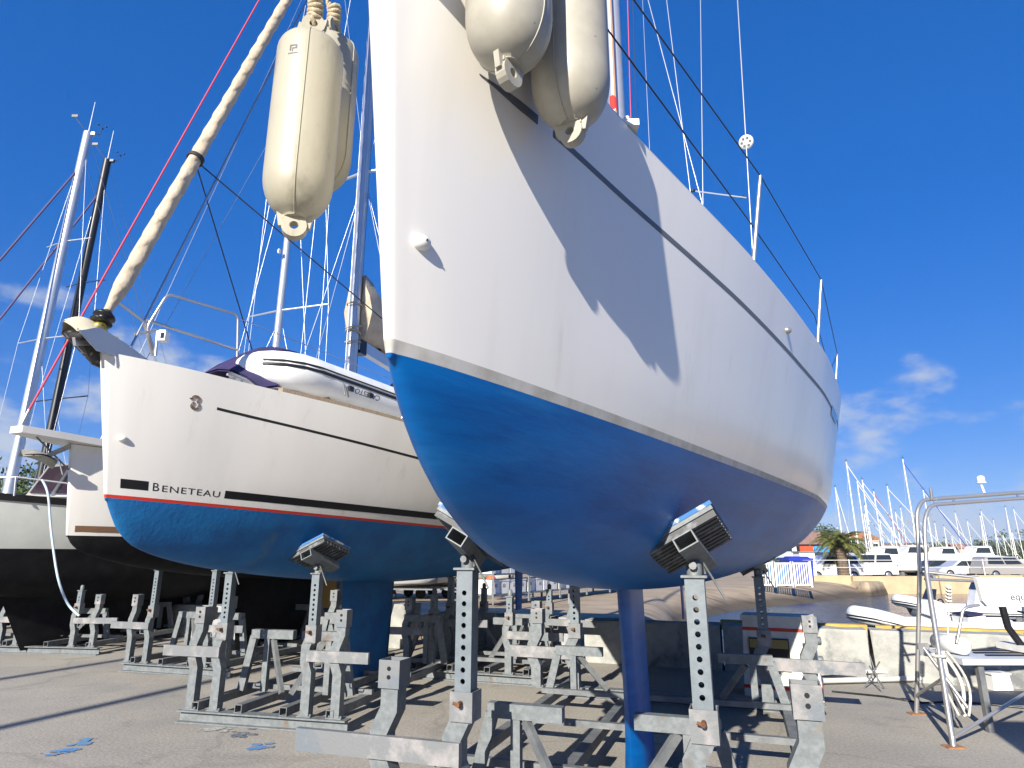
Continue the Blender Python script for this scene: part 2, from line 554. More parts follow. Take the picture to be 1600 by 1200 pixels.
# paint spills on the concrete
def splat(c, rx, ry, col, nm, seed):
    rnd = random.Random(seed)
    b = MB()
    for q in range(16):
        cx, cy = c[0] + rx * rnd.gauss(0, .5), c[1] + ry * rnd.gauss(0, .5)
        r = rnd.uniform(.008, .035) if q else .05
        n = 12
        z = .005 + q * .00006
        b.add([(cx, cy, z)] + [(cx + r * 1.3 * math.cos(a) * k, cy + r * math.sin(a) * k, z) for a, k in [(2 * math.pi * i / n, rnd.uniform(.7, 1.2)) for i in range(n)]],
              [(0, 1 + i, 1 + (i + 1) % n) for i in range(n)])
    o = b.build('paint_spill', mat('spilt ' + nm, col, .8, 0, (.22, .22, .21), 30, .46, .58), kind='structure')
    return o
c = G(92, 1176); splat(c, .10, .10, (.03, .22, .55), 'blue paint', 1)
c = G(128, 1160); splat(c, .05, .16, (.05, .24, .50), 'blue paint b', 2)
c = G(335, 1141); splat(c, .18, .10, (.42, .43, .42), 'pale paint', 3)
c = G(372, 1150); splat(c, .14, .20, (.09, .11, .14), 'dark antifouling', 4)
c = G(410, 1168); splat(c, .07, .07, (.06, .2, .45), 'blue paint c', 5)

# ================================================================== HULLS
def hermite(s, pts):
    n = len(pts)
    if s <= pts[0][0]: return pts[0][1]
    if s >= pts[-1][0]: return pts[-1][1]
    dl = [(pts[i + 1][1] - pts[i][1]) / (pts[i + 1][0] - pts[i][0]) for i in range(n - 1)]
    def mm(i):
        if i == 0: return dl[0]
        if i == n - 1: return dl[-1]
        a, b = dl[i - 1], dl[i]
        return 0 if a * b <= 0 else 2 * a * b / (a + b)
    i = 0
    while i < n - 2 and s > pts[i + 1][0]: i += 1
    h = pts[i + 1][0] - pts[i][0]
    t = (s - pts[i][0]) / h
    return (2*t**3-3*t**2+1)*pts[i][1]+(t**3-2*t**2+t)*h*mm(i)+(-2*t**3+3*t**2)*pts[i+1][1]+(t**3-t**2)*h*mm(i+1)

class Hull:
    def __init__(self, o, bearing, zw, rake, zd, zk, bd, bw, L, zr=.3, n=2.5, trim=0.0):
        self.o = Vector((o[0], o[1], 0))
        a = R(bearing)
        self.bear = a
        self.ax = Vector((math.sin(a), math.cos(a), 0))
        self.pt = Vector((math.cos(a), -math.sin(a), 0))
        self.zw, self.rake, self.L, self.zr, self.n, self.trim = zw, rake, L, zr, n, trim
        self.zd_, self.zk_, self.bd_, self.bw_ = zd, zk, bd, bw
        self.cache = {}
    def par(self, s):
        k = round(s, 4)
        if k not in self.cache:
            zw = self.zw - self.trim * s
            zd = hermite(s, self.zd_)
            zk = min(hermite(s, self.zk_), zw - .035)
            self.cache[k] = (hermite(s, self.bd_), hermite(s, self.bw_), zd, zw, zk)
        return self.cache[k]
    def half(self, s, z):
        bd, bw, zd, zw, zk = self.par(s)
        zr = zw + (zd - zw) * (self.zr * min(1.0, .06 + s / 1.3))
        qw = (zr - zw) / (zr - zk)
        b2 = bw / math.sqrt(max(.5, 1 - qw ** self.n))
        lin = b2 + (bd - b2) * max(-.25, min(1.05, (z - zw) / (zd - zw)))
        q = max(0, min(1, (zr - z) / (zr - zk)))
        return lin * math.sqrt(max(0, 1 - q ** self.n))
    def pos(self, s, w, z):
        s2 = s - (z - self.zw) * self.rake * math.exp(-max(s, 0) / 1.5)
        p = self.o + self.ax * s2 + self.pt * w
        p.z = z
        return p
    def surf(self, s, z, side=1, off=0.0):
        p = self.pos(s, self.half(s, z) * side, z)
        if off:
            e = .02
            s0 = max(0.0, s - e)
            a = self.pos(s + e, self.half(s + e, z) * side, z) - self.pos(s0, self.half(s0, z) * side, z)
            b = self.pos(s, self.half(s, z + e) * side, z + e) - self.pos(s, self.half(s, z - e) * side, z - e)
            nrm = b.cross(a).normalized() * side
            if nrm.dot(self.pt * side - self.ax * .3) < 0:
                nrm = -nrm
            p = p + nrm * off
        return p
    def stations(self, n):
        s = [0, .006, .015, .03, .05, .08, .12, .17, .23, .3, .4, .5, .62, .75, .88]
        k = self.L - 1
        return s + [1 + k * i / n for i in range(n + 1)]
    def mesh(self, bands, parent, n=46):
        """bands: list of (part name, material, z_top(s), z_bottom(s), rows); shared smooth normals across bands"""
        S = self.stations(n)
        for nm, m, zt, zb, k, bottom in bands:
            b = MB()
            for side in (1, -1):
                rows = []
                for s in S:
                    bd, bw, zd, zw, zk = self.par(s)
                    a = min(zd, zt(s)); c = zk if bottom else max(zk, zb(s))
                    if a < c: a = c
                    row = []
                    for i in range(k + 1):
                        t = i / k
                        if bottom:
                            t = math.sin(t * math.pi / 2) ** 1.0
                        z = a + (c - a) * t
                        row.append(self.surf(s, z, side))
                    rows.append(row)
                # rounded nose closing the stem
                nose = []
                for j in range(5):
                    th_ = j / 5 * math.pi / 2
                    nr_ = []
                    for p, p1_ in zip(rows[0], rows[3]):
                        hw = abs((p - self.o).dot(self.pt))
                        c0 = p - self.pt * ((p - self.o).dot(self.pt))
                        ds_ = max(1e-4, (p1_ - p).dot(self.ax))
                        phi = math.atan2(max(0.0, abs((p1_ - self.o).dot(self.pt)) - hw), ds_)
                        phi = min(phi, R(60))
                        rr_ = hw / math.cos(phi)
                        t_ = th_ / (math.pi / 2) * (math.pi / 2 - phi)
                        nr_.append(c0 + self.ax * (rr_ * math.sin(phi) - rr_ * math.cos(t_)) + self.pt * rr_ * side * math.sin(t_))
                    nose.append(nr_)
                rows = nose + rows
                b.grid(rows, True, flip=(side == 1))
            # transom
            s = S[-1]
            if True:
                bd, bw, zd, zw, zk = self.par(s)
                a = min(zd, zt(s)); c = zk if bottom else max(zk, zb(s))
                r1 = [self.surf(s, a + (c - a) * i / k, 1) for i in range(k + 1)]
                r2 = [self.surf(s, a + (c - a) * i / k, -1) for i in range(k + 1)]
                b.grid([r1, r2], False, flip=True)
            o = b.build(nm, m, parent)
            # normals from the hull function so that bands join without a seam
            me = o.data
            off = rootloc(parent)
            nr = []
            me.validate()
        return
    def strip(self, name, m, parent, s0, s1, zc, h, off=.0012, side=1, n=40, tip=0.0):
        """thin raised band along the hull: zc(s) centre, h(s) height; a closed strip with thickness"""
        b = MB()
        rows = []
        for i in range(n + 1):
            s = s0 + (s1 - s0) * i / n
            hh = h(s) if callable(h) else h
            if tip and i < n * tip:
                hh *= max(.05, i / (n * tip))
            z0, z1 = zc(s) - hh / 2, zc(s) + hh / 2
            rows.append([self.surf(s, z1, side, -.004), self.surf(s, z1, side, off), self.surf(s, (z0 + z1) / 2, side, off), self.surf(s, z0, side, off), self.surf(s, z0, side, -.004)])
        b.grid(rows, False, flip=(side == 1))
        return b.build(name, m, parent)
    def deck(self, parent, m, name='deck', camber=.06, n=30, drop=.03):
        b = MB()
        rows = []
        for i in range(n + 1):
            s = .02 + (self.L - .02) * i / n
            bd, bw, zd, zw, zk = self.par(s)
            row = []
            for k in range(-4, 5):
                t = k / 4
                row.append(self.pos(s, bd * .985 * t, zd - drop + camber * (1 - t * t) * min(1, bd)))
            rows.append(row)
        b.grid(rows, True, flip=True)
        return b.build(name, m, parent)
    def rail(self, name, m, parent, s0, s1, wd, ht, side=1, inset=.02, n=40, lift=0.0):
        b = MB()
        rows = []
        for i in range(n + 1):
            s = s0 + (s1 - s0) * i / n
            bd, bw, zd, zw, zk = self.par(s)
            y0 = (bd - inset) * side
            y1 = (bd - inset - wd) * side
            rows.append([self.pos(s, y0, zd + lift - .01), self.pos(s, y0, zd + lift + ht), self.pos(s, y1, zd + lift + ht), self.pos(s, y1, zd + lift - .01)])
        b.grid(rows, False, flip=(side == -1))
        b.add(rows[0], [(0, 1, 2, 3)]); b.add(rows[-1], [(0, 1, 2, 3)])
        return b.build(name, m, parent)

def scaled(pts, kx, ky, add=0.0):
    return [(a * kx, b * ky + add) for a, b in pts]

BD = [(0, .05), (.12, .12), (.5, .31), (1.1, .535), (1.65, .755), (2.3, 1.0), (3.5, 1.38), (4.7, 1.69), (6.5, 1.96), (9, 1.98), (12, 1.75)]
BW = [(0, .015), (.17, .085), (.86, .31), (2.2, .70), (3.87, 1.16), (5.5, 1.55), (7.4, 1.78), (9, 1.78), (12, 1.5)]
ZK = [(0, 2.02), (.05, 1.93), (.15, 1.81), (.39, 1.64), (.77, 1.505), (1.31, 1.41), (2.9, 1.29), (5, 1.22), (8, 1.3), (10.5, 1.65), (12, 1.95)]

def fin(parent, H, s0, s1, z0, z1, th, m, name='keel', sweep=.15, s1b=None, flare=1.0, off=0.0):
    """a foil-section fin under the hull: leading edge s0, trailing s1"""
    b = MB()
    rows = []
    N = 12
    for j in range(11):
        t = j / 10
        z = z0 + (z1 - z0) * t
        a = s0 + sweep * t
        e = s1 + ((s1b if s1b is not None else s1) - s1) * t
        k = 1 + (flare - 1) * t ** 4
        ring = []
        for i in range(2 * N):
            q = i / N
            if q <= 1: u, sg = q, 1
            else: u, sg = 2 - q, -1
            yt = th * k * (1.48 * math.sqrt(max(u, 0)) - .63 * u - 1.76 * u * u + 1.42 * u ** 3 - .51 * u ** 4) * 1.0
            p = H.o + H.ax * (a + (e - a) * u) + H.pt * (sg * yt + off)
            p.z = z
            ring.append(p)
        ring.append(ring[0])
        rows.append(ring)
    b.grid(rows, True)
    b.add(rows[-1][:-1], [tuple(range(2 * N))])
    return b.build(name, m, parent)

# ---------------------------------------------------------------- main sailboat
HM = Hull((-.315, 1.56), 19.3, 2.02, .14, [(0, 3.28), (1, 3.22), (2, 3.17), (4, 3.12), (8, 3.08), (12, 3.1)], ZK, BD, BW, 12.0)
boat = thing('sailboat', 'white sailing yacht with bright blue bottom paint looming over its steel cradle', 'sailboat', (HM.o.x, HM.o.y, 0))
PL = 2.0
HM.mesh([('topsides', M_white, lambda s: 9, lambda s: PL + .035, 14, False),
         ('boot_stripe', M_boot, lambda s: PL + .035, lambda s: PL, 1, False),
         ('bottom_paint', M_blue, lambda s: PL, lambda s: 0, 22, True)], boat, 60)
HM.deck(boat, M_white)
HM.rail('toe_rail', M_alu, boat, .3, 11.8, .035, .035, 1)
HM.rail('toe_rail', M_alu, boat, .3, 11.8, .035, .035, -1)
zst = lambda s: hermite(s, [(0, 2.93), (1, 2.905), (2, 2.875), (4, 2.83), (12, 2.80)])
st1 = HM.strip('cove_stripe', M_grey_stripe, boat, .26, .50, zst, .032, .003, 1, 16, tip=.6)
st2 = HM.strip('cove_stripe', M_grey_stripe, boat, .58, 10.5, zst, .024, .002, 1, 60)
fin(boat, HM, 3.15, 4.2, 1.40, .10, .105, M_blue, 'keel', .22, 4.35, 1.7)
fin(boat, HM, 9.3, 9.85, 1.55, .55, .035, M_blue, 'rudder', .1, 9.75, 1.0, off=-.16)
# small fittings on the topsides
def dome(H, s, z, r, name, m, parent, sx=1.0, side=1, depth=.5):
    c = H.surf(s, z, side)
    nrm = (H.surf(s, z, side, .05) - c).normalized()
    q = nrm.to_track_quat('Z', 'Y').to_matrix()
    b = MB()
    b.lathe([(r * math.cos(a), r * depth * math.sin(a)) for a in [i * math.pi / 2 / 6 for i in range(7)]][:-1] + [(r * .05, r * depth)], c, 18, q, 1.0, sx)
    return b.build(name, m, parent)
def find(H, px, py, side=1, s0=0.0, s1=6.0, z0=1.3, z1=3.3):
    best = None
    for i in range(160):
        s = s0 + (s1 - s0) * i / 159
        for j in range(60):
            z = z0 + (z1 - z0) * j / 59
            if z > H.par(s)[2] or z < H.par(s)[4]: continue
            p = H.surf(s, z, side)
            d = p.y * math.cos(TH) + (p.z - CAMH) * math.sin(TH)
            u = -p.y * math.sin(TH) + (p.z - CAMH) * math.cos(TH)
            e = (800 + FPX * p.x / d - px) ** 2 + (600 - FPX * u / d - py) ** 2
            if best is None or e < best[0]: best = (e, s, z)
    return best[1], best[2]
s_, z_ = find(HM, 657, 378, 1, 0, .5)
f1 = dome(HM, s_, z_, .030, 'bow_eye_cap', M_plastic, boat, .78, 1, .9)
MB().lathe([(.004, 0), (.004, .004)], HM.surf(s_, z_, 1, .0275), 8).build('screw', M_blk, f1)
s_, z_ = find(HM, 1229, 517, 1, 2, 5)
f2 = dome(HM, s_, z_, .032, 'hull_vent', M_stain, boat, .7, 1, .9)
s_, z_ = find(HM, 1300, 625, 1, 3, 7)
b = MB()
rows = []
for i in range(9):
    s = s_ + .55 * i / 8
    rows.append([HM.surf(s, 2.80 + .045, 1, .006), HM.surf(s, 2.80 - .045, 1, .006)])
b.grid(rows, False, True)
b.build('hull_window', M_glass, boat)
# pulpit, bow roller and anchor (they throw the shadows at the top of the stem)
def hp(s, w_, z): return HM.pos(s, w_, z)
for sd in (1, -1):
    b = MB()
    b.pipe(rounded([hp(.05, .02 * sd, 3.86), hp(.12, .30 * sd, 3.87), hp(.45, .40 * sd, 3.86), hp(.72, .44 * sd, 3.84), hp(.76, .38 * sd, 3.2)], .12), .0125)
    b.pipe([hp(.30, .34 * sd, 3.86), hp(.28, .19 * sd, 3.24)], .0125)
    b.build('pulpit', M_stain, boat)
b = MB()
b.slab([hp(.2, -.05, 3.30), hp(-.16, -.05, 3.34), hp(-.2, -.05, 3.26), hp(.15, -.05, 3.22)], HM.pt * .10)
b.build('bow_roller', M_stain, boat)
# mast and rigging
MS = 4.05
mb_, mt_ = HM.pos(MS, 0, 3.1), HM.pos(MS + .25, 0, 19.0)
mast = MB().pipe([mb_, mt_], .085, 14).build('mast', M_alu, boat)
b = MB(); b.pipe([HM.pos(MS - .16, .02, 3.3), HM.pos(MS + .1, .02, 18)], .012, 6); b.build('halyard', mat('brown halyard', (.35, .2, .12), .8), boat)
for (p0, pz, top, r, m) in (((1105, 333), 4.6, (1010, -10), .004, M_wire), ((1080, 303), 4.6, (1018, -190), .004, M_wire), ((1097, 320), 4.9, (1094, -40), .005, M_wire),
                            ((1176, 412), 4.55, (1150, -40), .006, M_wire), ((986, 215), 5.2, (980, -20), .004, M_pink), ((995, 222), 5.3, (988, -20), .003, M_wired),
                            ((1015, 240), 5.2, (1003, -20), .003, M_wire)):
    a = W(p0[0], p0[1], pz); a.z -= .12
    e = W(top[0], top[1], pz + .15)
    MB().pipe([a, e], r, 6).build('shroud' if m is M_wire else 'halyard', m, boat)
# plastic roller disc on the cap shroud
c = W(1166, 222, 4.6)
disc = MB()
q = (Vector((0, 0, CAMH)) - c + Vector((-.9, 0, .1))).to_track_quat('Z', 'Y').to_matrix()
disc.lathe([(.02, -.02), (.05, -.02), (.058, -.012), (.058, .012), (.05, .02), (.02, .02)], c, 24, q)
do = disc.build('shroud_roller', M_plastic, boat)
for k in range(6):
    a = k * math.pi / 3
    MB().lathe([(.011, 0), (.011, .0015)], c + q @ Vector((.033 * math.cos(a), .033 * math.sin(a), .0205)), 10, q).build('roller_hole', M_dsteel, do)
MB().pipe([W(1081, 298, 4.62), W(1166, 309, 4.6)], .006, 6).build('spreader_bar', M_alu, boat)
for px, py in ((1083, 298), (1160, 308)):
    MB().lathe([(.004, -.018), (.013, -.012), (.013, .012), (.004, .018)], W(px, py, 4.61), 8, Matrix.Rotation(R(90), 3, 'Y')).build('bar_end', M_blk, boat)
# stanchions and lifelines: port gunwale
def gun(s, sd=1, inset=.05): return HM.pos(s, (HM.par(s)[0] - inset) * sd, HM.par(s)[2])
sg1, zz = find(HM, 1192, 420, 1, 1.5, 4, 3.0, 3.2)
sg2, zz = find(HM, 1287, 552, 1, 3, 6, 3.0, 3.2)
tops = []
for sg, wx in ((sg1, 1193), (sg2, 1279), (sg2 + 2.2, 0), (sg2 + 4.2, 0)):
    g0 = gun(sg)
    t0 = g0 + Vector((0, 0, .62)) + HM.pt * .10
    stn = MB().pipe([g0, t0], .0135, 10, .011).build('stanchion', M_stain, boat)
    tops.append((t0, g0 + Vector((0, 0, .31)) + HM.pt * .015))
for k in (0, 1):
    start = hp(.73, .44, 3.84 if k == 0 else 3.52)
    b = MB(); b.pipe([start] + [t[k] for t in tops], .0038, 6); b.build('lifeline', M_wired, boat)
for sg in (sg1, sg2 + .3, sg2 + 2.4):
    b = MB(); g0 = gun(sg, -1); b.pipe([g0, g0 + Vector((0, 0, .62))], .0125, 8); b.build('stanchion', M_stain, boat)
# genoa track car and cleat on the gunwale
s_, z_ = find(HM, 992, 228, 1, .5, 2, 3.0, 3.3)
b = MB(); g0 = gun(s_, 1, .03); b.box(g0 + Vector((0, 0, .03)), (.07, .12, .03)); b.pipe(arc(g0 + HM.ax * -.06 + Vector((0, 0, .035)), g0 + Vector((0, 0, .13)), g0 + HM.ax * .06 + Vector((0, 0, .035))), .012, 8)
b.build('fairlead', M_plastic, boat)
# small flag by the shrouds
fl = MB()
f0 = W(958, 150, 4.4)
rows = []
for i in range(6):
    rows.append([f0 + Vector((-.03 + .012 * i + .006 * math.sin(i * 2), .01 * math.sin(i * 1.7), -.028 * j + .01 * math.sin(i + j))) for j in range(6)])
fl.grid(rows)
fl.build('flag', mat('red flag', (.6, .03, .02), .8, 0, (.7, .7, .7), 18, .6, .62), boat)

# anchor on the bow roller: hangs over the stem
anc = thing('bow_anchor', 'galvanised plough anchor seated in the roller above the tall white bow', 'anchor', tuple(hp(-.2, 0, 3.3)))
b = MB(); b.beam(hp(.2, 0, 3.36), hp(-.30, 0, 3.33), .035, .06); b.build('shank', M_galv, anc)
b = MB(); rows = []
for i in range(9):
    t = i / 8
    rows.append([hp(-.30 + .10 * t + .30 * t * t, (k / 4) * .15 * math.sin(math.pi * (.12 + .80 * t)), 3.36 - .34 * t + .06 * abs(k / 4)) for k in range(-4, 5)])
b.grid(rows); b.grid([[p + Vector((.004, .015, .012)) for p in r] for r in rows], True, True)
b.build('fluke', M_galv, anc)

# ---------------------------------------------------------------- fenders
def fender(name, label, top, length, r, m, seam=0.0, rope_to=None, squash=1.0, group=None, lean=None):
    """hanging cylinder fender; `top` = top eye centre"""
    top = Vector(top)
    t = thing(name, label, 'fender', tuple(top - Vector((0, 0, length))))
    L = length - .12
    z1 = -.06; z0 = -.06 - L
    prof = []
    hd = r * 1.05
    for i in range(9):
        a = i / 8 * math.pi / 2
        prof.append((max(.03, r * math.sin(a) ** .8), z1 - hd * (1 - math.sin(a + 0) ** 1.0) if False else z1 - hd * .62 * (1 - math.cos(a))))
    prof2 = []
    for i in range(11):
        a = i / 10 * math.pi / 2
        prof2.append((max(.035, r * math.cos(a) ** .85), z0 + hd * 1.2 * (1 - math.sin(a))))
    bb = MB().lathe(prof + [(r * 1.005, (z0 + z1) / 2)] + prof2, top, 40)
    body = bb.build('body', m, t)
    for sgn, zc in ((1, 0.0), (-1, -length)):
        # moulded eye: flat tongue with a hole
        e = MB()
        ring_o, ring_i = [], []
        n = 18
        for i in range(n):
            a = 2 * math.pi * i / n
            ring_o.append(Vector((.040 * math.cos(a), 0, .040 * math.sin(a))))
            ring_i.append(Vector((.014 * math.cos(a), 0, .014 * math.sin(a))))
        ang = Matrix.Rotation(seam, 3, 'Z')
        c0 = top + Vector((0, 0, zc + (0.0 if sgn > 0 else .03)))
        th = .017
        vs = []
        for dy in (-th, th):
            vs += [c0 + ang @ (p + Vector((0, dy, 0))) for p in ring_o] + [c0 + ang @ (p + Vector((0, dy, 0))) for p in ring_i]
        fs = []
        for i in range(n):
            j = (i + 1) % n
            fs += [(i, j, n + j, n + i)[::-1], (2 * n + i, 2 * n + j, 3 * n + j, 3 * n + i), (i, 2 * n + i, 2 * n + j, j)[::-1], (n + i, n + j, 3 * n + j, 3 * n + i)[::-1]]
        e.add(vs, fs)
        # tongue shoulders with ribs
        for dx in (-.031, 0.031):
            e.beam(c0 + ang @ Vector((dx, 0, -.0 * sgn)), c0 + ang @ Vector((dx * 1.6, 0, -sgn * .10)), .018, .036)
        e.beam(c0 + ang @ Vector((0, 0, -sgn * .022)), c0 + ang @ Vector((0, 0, -sgn * .10)), .075, .028, up=ang @ Vector((0, 1, 0)))
        e.build('eye', m, t)
    # mould seam
    if True:
        sm = MB()
        for a0 in (seam + math.pi * .5, seam - math.pi * .5):
            pr = [(rr + .001, z) for rr, z in prof + [(r * 1.005, (z0 + z1) / 2)] + prof2]
            sm.pipe([top + Vector((math.cos(a0) * rr, math.sin(a0) * rr, z)) for rr, z in pr], .0022, 5)
        sm.build('mould_seam', m, t)
    if rope_to is not None:
        rp = MB()
        rt = Vector(rope_to)
        for k in range(2):
            pts = []
            for i in range(31):
                f = i / 30
                p = top.lerp(rt, f)
                a = f * (rt - top).length * 95 + k * math.pi
                pts.append(p + Vector((math.cos(a) * .006, math.sin(a) * .006, 0)))
            rp.pipe(pts, .007, 6)
        ro = rp.build('rope', M_rope, t)
        kn = MB()
        for k in range(4):
            c = top + Vector((0, 0, .035 + .022 * k))
            kn.pipe([c + Vector((math.cos(a) * .020, math.sin(a) * .020, .006 * math.sin(a * 2 + k))) for a in [i * math.pi / 5 for i in range(11)]], .010, 6)
        kn.pipe([top + Vector((math.cos(a) * .006, math.sin(a) * .024, math.sin(a * .5) * .03 - .005)) for a in [i * math.pi / 5 for i in range(11)]], .008, 6)
        kn.build('knot', M_rope, ro)
    return t
fa = Vector((-.705, 1.87, 0)); fa.z = W(478, 42, 1.87).z
f_l1 = fender('fender', 'cream fender with small maker mark hanging free left of the white bow', fa, .82, .112, M_fender, .25, W(478, -60, 1.87))
fb = Vector((-.735, 2.16, 0)); fb.z = W(497, 46, 2.16).z
fender('fender', 'scuffed cream fender hanging close behind the fender with the maker mark', fb, .80, .112, M_fender, 1.2, W(503, -60, 2.16))
fcx = W(795, 100, 1.50); zb = W(795, 132, 1.50).z
fender('fender', 'white fender with bright ribbed eye hanging before the bow, in front of its neighbour', (fcx.x, 1.50, zb + .84), .84, .125, M_fender2, .9, (fcx.x, 1.5, zb + 1.3))
fdx = W(893, 190, 1.72); zb = W(898, 222, 1.72).z
fender('fender', 'speckled dirty fender half in shadow hanging against the white topsides', (fdx.x, 1.72, zb + .86), .86, .125, M_fender2, -.5, (fdx.x, 1.72, zb + 1.3))
# maker mark (small printed emblem) and a blurred line of print
lm = mat('faded black print', (.10, .10, .11), .6)
def onf(x, z, cx=fa.x, cy=fa.y, r=.1135):
    a = -math.pi / 2 + (x - .012) / r - .18
    return Vector((cx + math.cos(a) * r, cy + math.sin(a) * r, fa.z - .20 + z))
b = MB()
for x0, x1, z0, z1 in ((0, .005, 0, .022), (.005, .026, .017, .022), (.021, .026, .006, .022), (.009, .021, .006, .010), (.009, .013, -.004, .010)):
    b.add([onf(x0, z0), onf(x1, z0), onf(x1, z1), onf(x0, z1)], [(0, 1, 2, 3)])
for k in range(7):
    b.add([onf(-.004 + k * .005, -.014), onf(-.001 + k * .005, -.014), onf(-.001 + k * .005, -.009), onf(-.004 + k * .005, -.009)], [(0, 1, 2, 3)])
b.build('maker_mark', lm, f_l1)

# ---------------------------------------------------------------- Beneteau
k = .81
HB = Hull((-2.963, 4.718), 20.5, 1.919, .18,
          [(0, 2.955), (1, 2.895), (2, 2.83), (3, 2.755), (4, 2.69), (6, 2.60), (9.7, 2.55)],
          [(0, 1.919), (.04, 1.80), (.10, 1.68), (.25, 1.56), (.6, 1.46), (1.1, 1.38), (2.4, 1.26), (4, 1.18), (6.5, 1.24), (8.5, 1.5), (9.7, 1.7)],
          scaled(BD, k, 1.0), scaled(BW, k, .88), 9.7, trim=.032)
ben = thing('sailboat', 'white sailing yacht with BENETEAU lettering and worn blue bottom on cradle', 'sailboat', (HB.o.x, HB.o.y, 0))
bl = lambda s: 1.919 - .032 * s
HB.mesh([('topsides', M_white2, lambda s: 9, lambda s: bl(s) + .012, 12, False),
         ('red_stripe', M_red, lambda s: bl(s) + .012, lambda s: bl(s) - .012, 1, False),
         ('bottom_paint', M_blue2, lambda s: bl(s) - .012, lambda s: 0, 18, True)], ben, 40)
HB.deck(ben, M_white2)
HB.rail('toe_rail', M_teak, ben, 1.1, 9.5, .05, .035, 1, .005)
HB.rail('toe_rail', M_teak, ben, 1.1, 9.5, .05, .035, -1, .005)
def bs(px, py, s0=0, s1=6): return find(HB, px, py, 1, s0, s1, 1.6, 2.96)
sA, zA = bs(338, 637); sB, zB = bs(640, 712, 1, 6)
HB.strip('cove_stripe', M_blk, ben, sA, 7.5, lambda s: zA + (zB - zA) * (s - sA) / (sB - sA), .022)
# lettering band
s0, z0 = bs(190, 755); s1, z1 = bs(235, 760); s2, z2 = bs(348, 771); s3, z3 = bs(690, 808, 1, 7)
sl = (z2 - z0) / (s2 - s0)
zb_ = lambda s: z0 + sl * (s - s0) if s < s2 else z2 + (z3 - z2) * (s - s2) / (s3 - s2)
HB.strip('stripe_block', M_blk, ben, s0, s1 - .015, zb_, .068, .0012, 1, 8)
HB.strip('stripe_band', M_blk, ben, s2 + .01, 7.0, lambda s: zb_(s) - .004, lambda s: .062, .0012, 1, 40)
span = s2 - s1 - .02
def fnB(scale):
    return lambda x, y: HB.surf(s1 + .0 + x * scale, zb_(s1 + x * scale) - .030 + y, 1, .004)
probe = .074
# first letter taller than the rest
o1, w1 = text_mesh('B', .088, lambda x, y: HB.surf(s1 + .008 + x, zb_(s1 + x) - .032 + y, 1, .0012), 'letter', M_blk, ben)
tmp, w2 = text_mesh('ENETEAU', .068, lambda x, y: Vector((x, y, 0)), 'probe', M_blk, ben, 1.12)
bpy.data.objects.remove(tmp)
kx = (span - w1 - .03) / w2
text_mesh('ENETEAU', .068, lambda x, y: HB.surf(s1 + .008 + w1 + .014 + x * kx, zb_(s1 + w1 + x * kx) - .032 + y, 1, .0012), 'lettering', M_blk, ben, 1.12)
# seahorse-like curl emblem
se, ze = bs(309, 629)
b = MB()
def curl(cx, cy, r, a0, a1, n=14):
    return [HB.surf(se + cx + math.cos(a0 + (a1 - a0) * i / n) * r, ze + cy + math.sin(a0 + (a1 - a0) * i / n) * r, 1, .003) for i in range(n + 1)]
for r in (.030, .022, .014):
    b.pipe(curl(0, .022, r, R(200), R(-70)), .0032, 5)
for r in (.032, .024, .016):
    b.pipe(curl(.002, -.030, r, R(110), R(400) if r > .02 else R(380)), .0032, 5)
b.pipe([HB.surf(se - .022, ze + .03, 1, .003), HB.surf(se - .04, ze + .022, 1, .003)], .005, 5)
b.build('curl_emblem', mat('bronze emblem', (.22, .15, .11), .4, .3), ben)
sE, zE = bs(188, 684)
dome(HB, sE, zE, .034, 'bow_eye_cap', M_plastic, ben, .7, 1, 1.0)
fin(ben, HB, 3.0, 4.15, 1.30, .06, .09, M_blue2, 'keel', .1, 4.05, 1.5)
fin(ben, HB, 8.6, 9.1, 1.5, .5, .03, M_blue2, 'rudder', .05, 9.0)
def hb(s, w_, z): return HB.pos(s, w_, z)
# stem plate, bow roller cheeks
b = MB()
st = [HB.pos(-.012, 0, 2.97 - i * .04) for i in range(4)]
b.beam(HB.pos(-.008, 0, 2.80), HB.pos(-.008, 0, 2.62), .035, .02, up=HB.ax); b.build('stem_plate', mat('bronze plate', (.36, .27, .16), .5, .3), ben)
for sd in (1, -1):
    b = MB()
    b.slab([hb(-.26, .065 * sd, 3.03), hb(-.10, .065 * sd, 3.11), hb(.10, .07 * sd, 3.05), hb(.42, .08 * sd, 2.92), hb(.05, .07 * sd, 2.93), hb(-.12, .065 * sd, 2.93)], HB.pt * .008 * sd)
    b.build('bow_roller', M_stain, ben)
b = MB(); b.lathe([(.01, -.06), (.04, -.055), (.022, 0), (.04, .055), (.01, .06)], hb(-.20, 0, 3.02), 14, Matrix.Rotation(-HB.bear, 3, 'Z') @ Matrix.Rotation(R(90), 3, 'Y')); b.build('roller', M_rubber, ben)
